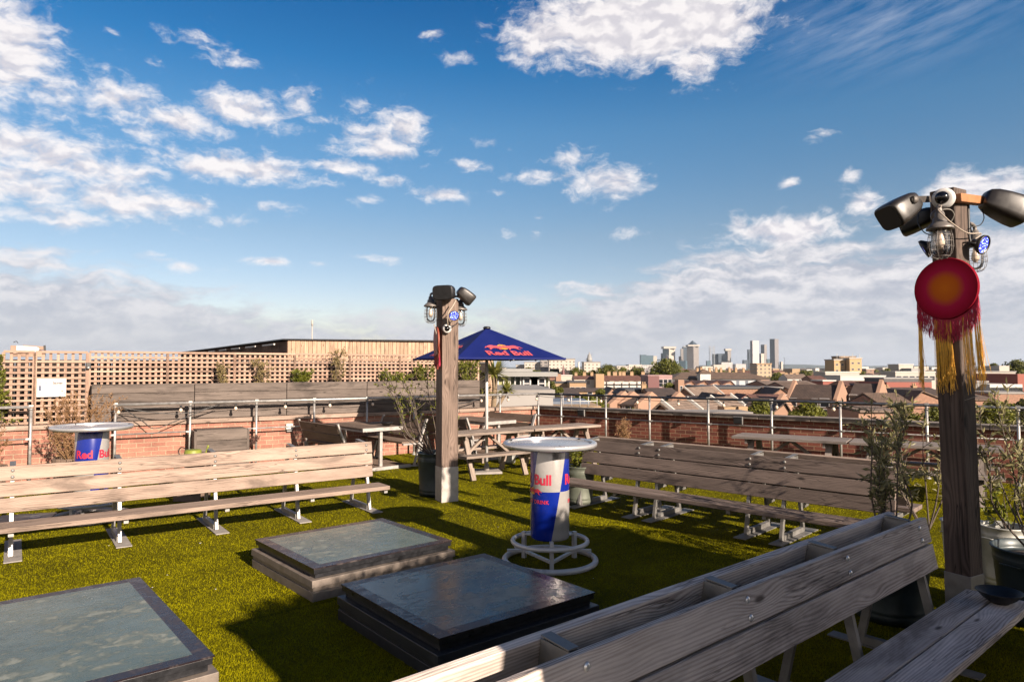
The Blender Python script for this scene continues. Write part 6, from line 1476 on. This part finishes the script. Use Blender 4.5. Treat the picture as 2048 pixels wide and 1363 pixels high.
# ================================================================ TREES IN THE CITY
def blob_tree(label, px, ytop, wpx, Y, m=TREEL, hpx=None, seed=0, n=None, group='trees in the city beyond the roof', flat=.8):
    rr = random.Random(seed * 17 + int(px)); X_ = at(px, HZ, Y).x; zt = zpx(ytop, Y); Wm = wpx * Y / F; Hm = (hpx or wpx * .7) * Y / F; zc = zt - Hm / 2
    t = thing('city_tree', label, 'tree', (X_, Y, ZG), 0, group)
    mb = MB(); mb.tube([(0, 0, 0), (Wm * .01, 0, (zc - ZG) * .6), (0, 0, zc - ZG + Hm * .2)], [Wm * .035, Wm * .028, Wm * .010], 7)
    for k in range(5): a = rr.uniform(0, 6.28); mb.tube([(0, 0, zc - ZG - Hm * .35), (math.cos(a) * Wm * .3, math.sin(a) * Wm * .3, zc - ZG + Hm * .15)], [Wm * .015, Wm * .004], 5)
    mb.build('trunk', BARK, t)
    mb = MB(); Wm *= 1.12; Hm *= 1.12; nb = 20 + int(wpx / 4); n = n or int(1300 + 40 * wpx); bl = []
    for k in range(nb):
        a = rr.uniform(0, 6.283); q = rr.random() ** .5; zf = rr.uniform(-.9, .95); k_ = math.sqrt(max(.05, 1 - zf * zf)) if zf > -.2 else .95
        bl.append((math.cos(a) * q * Wm * .36 * k_, math.sin(a) * q * Wm * .30 * k_, zc - ZG + zf * Hm * .36, rr.uniform(.11, .20) * Wm))
    ls = Wm * .05 if Wm > 4 else Wm * .07
    ls = max(ls, 1.5 * Y / F)
    for k in range(n):
        b_ = rr.choice(bl); d = Vector((rr.gauss(0, 1), rr.gauss(0, 1), rr.gauss(0, 1))).normalized(); r_ = b_[3] * rr.uniform(.55, 1.05)
        p = Vector((b_[0] + d.x * r_, b_[1] + d.y * r_, b_[2] + d.z * r_ * flat)); dd = (d + Vector((rr.uniform(-1, 1), rr.uniform(-1, 1), rr.uniform(-1, 1))) * .9).normalized(); s_ = ls * rr.uniform(.6, 1.3)
        u = dd.cross(Vector((rr.uniform(-1, 1), rr.uniform(-1, 1), rr.uniform(-1, 1)))).normalized(); v_ = dd.cross(u)
        mb.add([p - u * s_ * .5, p + v_ * s_ * .45, p + u * s_ * .5 + dd * s_ * .2, p - v_ * s_ * .45], [(0, 1, 2), (0, 2, 3)], [[(0, 0)] * 3] * 2)
    mb.build('crown', m, t); return t
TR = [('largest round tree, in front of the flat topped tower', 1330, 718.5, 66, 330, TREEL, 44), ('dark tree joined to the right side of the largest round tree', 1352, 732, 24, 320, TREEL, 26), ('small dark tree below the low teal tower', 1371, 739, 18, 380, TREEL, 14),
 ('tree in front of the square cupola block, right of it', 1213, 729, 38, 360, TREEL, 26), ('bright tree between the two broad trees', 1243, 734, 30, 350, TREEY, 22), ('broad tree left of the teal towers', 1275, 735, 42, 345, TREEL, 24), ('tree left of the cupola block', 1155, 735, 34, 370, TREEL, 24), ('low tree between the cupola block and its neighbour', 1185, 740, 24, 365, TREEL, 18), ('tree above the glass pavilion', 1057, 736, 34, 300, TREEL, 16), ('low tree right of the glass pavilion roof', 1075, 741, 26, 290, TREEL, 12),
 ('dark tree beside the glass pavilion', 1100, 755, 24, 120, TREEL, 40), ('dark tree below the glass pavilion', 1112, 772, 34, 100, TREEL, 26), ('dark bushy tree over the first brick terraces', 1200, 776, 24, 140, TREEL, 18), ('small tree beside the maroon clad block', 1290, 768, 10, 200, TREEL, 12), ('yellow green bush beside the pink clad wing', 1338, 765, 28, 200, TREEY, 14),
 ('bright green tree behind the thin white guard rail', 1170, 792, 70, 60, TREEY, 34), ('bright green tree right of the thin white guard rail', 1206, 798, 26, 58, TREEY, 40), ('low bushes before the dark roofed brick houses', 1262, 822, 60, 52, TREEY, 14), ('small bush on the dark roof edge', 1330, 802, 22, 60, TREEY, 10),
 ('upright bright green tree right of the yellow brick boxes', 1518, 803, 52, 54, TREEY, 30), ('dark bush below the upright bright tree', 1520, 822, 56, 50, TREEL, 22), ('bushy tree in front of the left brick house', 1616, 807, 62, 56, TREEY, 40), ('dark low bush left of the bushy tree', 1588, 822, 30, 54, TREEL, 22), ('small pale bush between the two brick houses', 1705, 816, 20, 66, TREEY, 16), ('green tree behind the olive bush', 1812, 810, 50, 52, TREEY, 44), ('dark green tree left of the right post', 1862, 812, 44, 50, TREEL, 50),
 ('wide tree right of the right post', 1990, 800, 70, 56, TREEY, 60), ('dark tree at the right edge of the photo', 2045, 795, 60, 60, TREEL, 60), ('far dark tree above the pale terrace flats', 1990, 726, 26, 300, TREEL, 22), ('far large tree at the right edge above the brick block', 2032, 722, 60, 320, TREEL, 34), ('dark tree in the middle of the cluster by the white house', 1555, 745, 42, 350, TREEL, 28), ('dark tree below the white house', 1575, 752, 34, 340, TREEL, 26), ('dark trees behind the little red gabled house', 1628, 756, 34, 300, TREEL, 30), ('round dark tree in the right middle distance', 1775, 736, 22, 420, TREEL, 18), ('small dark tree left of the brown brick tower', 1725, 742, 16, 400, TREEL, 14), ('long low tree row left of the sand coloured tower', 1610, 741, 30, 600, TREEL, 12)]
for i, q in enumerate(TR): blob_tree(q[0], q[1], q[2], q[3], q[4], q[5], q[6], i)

# ---- low pale buildings strung along the horizon: things of one kind
rr = random.Random(77); WMs = [FC_WHITE, FC_CREAM, FC_STEEL, FC_HOSP, WHT, CREAM, FC_GRID, BR_Y]
for k in range(70):
    px = rr.uniform(1360, 1990) if k < 55 else rr.uniform(1000, 1300); Y = rr.choice((900, 1200, 1600, 2200, 3000)); w_ = rr.uniform(7, 26); yt = HZ + rr.uniform(-3, 7) - (rr.random() < .2) * 4
    X0_, X1_ = span(px, px + w_, Y); mb = MB(); H_ = zpx(yt, Y) - ZG; mb.box(((X0_ + X1_) / 2, Y + 15, ZG + H_ / 2), (X1_ - X0_, 30, H_), brick=True)
    tag(mb.build('far_block', rr.choice(WMs)), 'small pale block far off along the horizon', 'building', 'small pale blocks along the horizon')
# ---- the mass of roofs between them
rr = random.Random(5); mats_ = [TILE_D, TILE_B, TILE_R, TILE_G, BR_H, SAND, CREAM, PINK, TREEL]; mb = MB()
for k in range(2600):
    Y = 130 * (32 ** rr.random()); X_ = rr.uniform(-.10, .95) * Y; w_ = rr.uniform(8, 22); d_ = rr.uniform(8, 14); far_ = min(1, max(0, (Y - 350) / 500)); h_ = rr.uniform(2.5, 3.8) + far_ * rr.uniform(1.5, 5); r_ = rr.uniform(1.0, 1.6) + far_; ang = rr.choice((0, 0, R(90), R(30), R(-25)))
    M_ = Matrix.Translation((X_, Y, ZG)) @ Matrix.Rotation(ang, 4, 'Z'); mb.M = M_
    if rr.random() < .34:
        for q in range(7): c = Vector((rr.uniform(-w_ / 2, w_ / 2), rr.uniform(-4, 4), h_ * rr.uniform(.5, 1))); s_ = rr.uniform(2, 4); mb.lathe([(.001, -s_ * .8), (s_, -s_ * .3), (s_ * 1.05, s_ * .1), (s_ * .6, s_ * .7), (.001, s_ * .85)], 7, c, None, 8, False)
        continue
    mb.box((0, 0, h_ / 2), (w_, d_, h_), None, rr.choice((4, 5, 6, 7, 4)), None, True)
    rm_ = rr.choice((0, 0, 1, 2, 3)); V = [(-w_ / 2 - .2, -d_ / 2 - .3, h_), (w_ / 2 + .2, -d_ / 2 - .3, h_), (w_ / 2 + .2, 0, h_ + r_), (-w_ / 2 - .2, 0, h_ + r_), (w_ / 2 + .2, d_ / 2 + .3, h_), (-w_ / 2 - .2, d_ / 2 + .3, h_)]
    mb.add(V, [(0, 1, 2, 3), (3, 2, 4, 5), (0, 3, 5), (1, 4, 2)], [[(0, 0), (w_, 0), (w_, 5), (0, 5)]] * 2 + [[(0, 0)] * 3] * 2, rm_)
mb.M = Matrix.Identity(4)
tag(mb.build('distant_rooftops', mats_), 'dense mass of small brown roofs and trees filling the city', 'rooftops', None, 'stuff')

# ================================================================ bits lying about on the turf
rr = random.Random(9)
for k in range(26):
    Y = rr.uniform(3.4, 8.6); X_ = rr.uniform(-.60, .42) * Y
    mb = MB(); s_ = rr.uniform(.006, .014); n = 5; pl = [(s_ * rr.uniform(.6, 1) * math.cos(6.28 * i / n), s_ * rr.uniform(.6, 1) * math.sin(6.28 * i / n)) for i in range(n)]
    mb.prism(pl, 0, .003, 0, Matrix.Rotation(R(-90 + rr.uniform(-25, 25)), 3, 'X'), (X_, Y, turf_z(X_, Y) + .016))
    tag(mb.build('litter_scrap', rr.choice((WHITEP, CREAM, CONC))), 'tiny pale scrap of litter lying on the turf', 'litter', 'tiny pale scraps on the turf')

# ================================================================ haze over the city
mz = bpy.data.materials.new('air_haze'); mz.use_nodes = True; nz = mz.node_tree; nz.nodes.clear()
pv = nz.nodes.new('ShaderNodeVolumePrincipled'); ov = nz.nodes.new('ShaderNodeOutputMaterial'); nz.links.new(pv.outputs[0], ov.inputs['Volume'])
pv.inputs["Color"].default_value = (.72, .85, 1.0, 1); pv.inputs['Density'].default_value = 2.8e-5; pv.inputs['Anisotropy'].default_value = .2
mb = MB(); mb.box((0, 6700, 140), (33000, 16800, 306)); o = mb.build('haze', mz); tag(o, None, None, None, 'stuff')
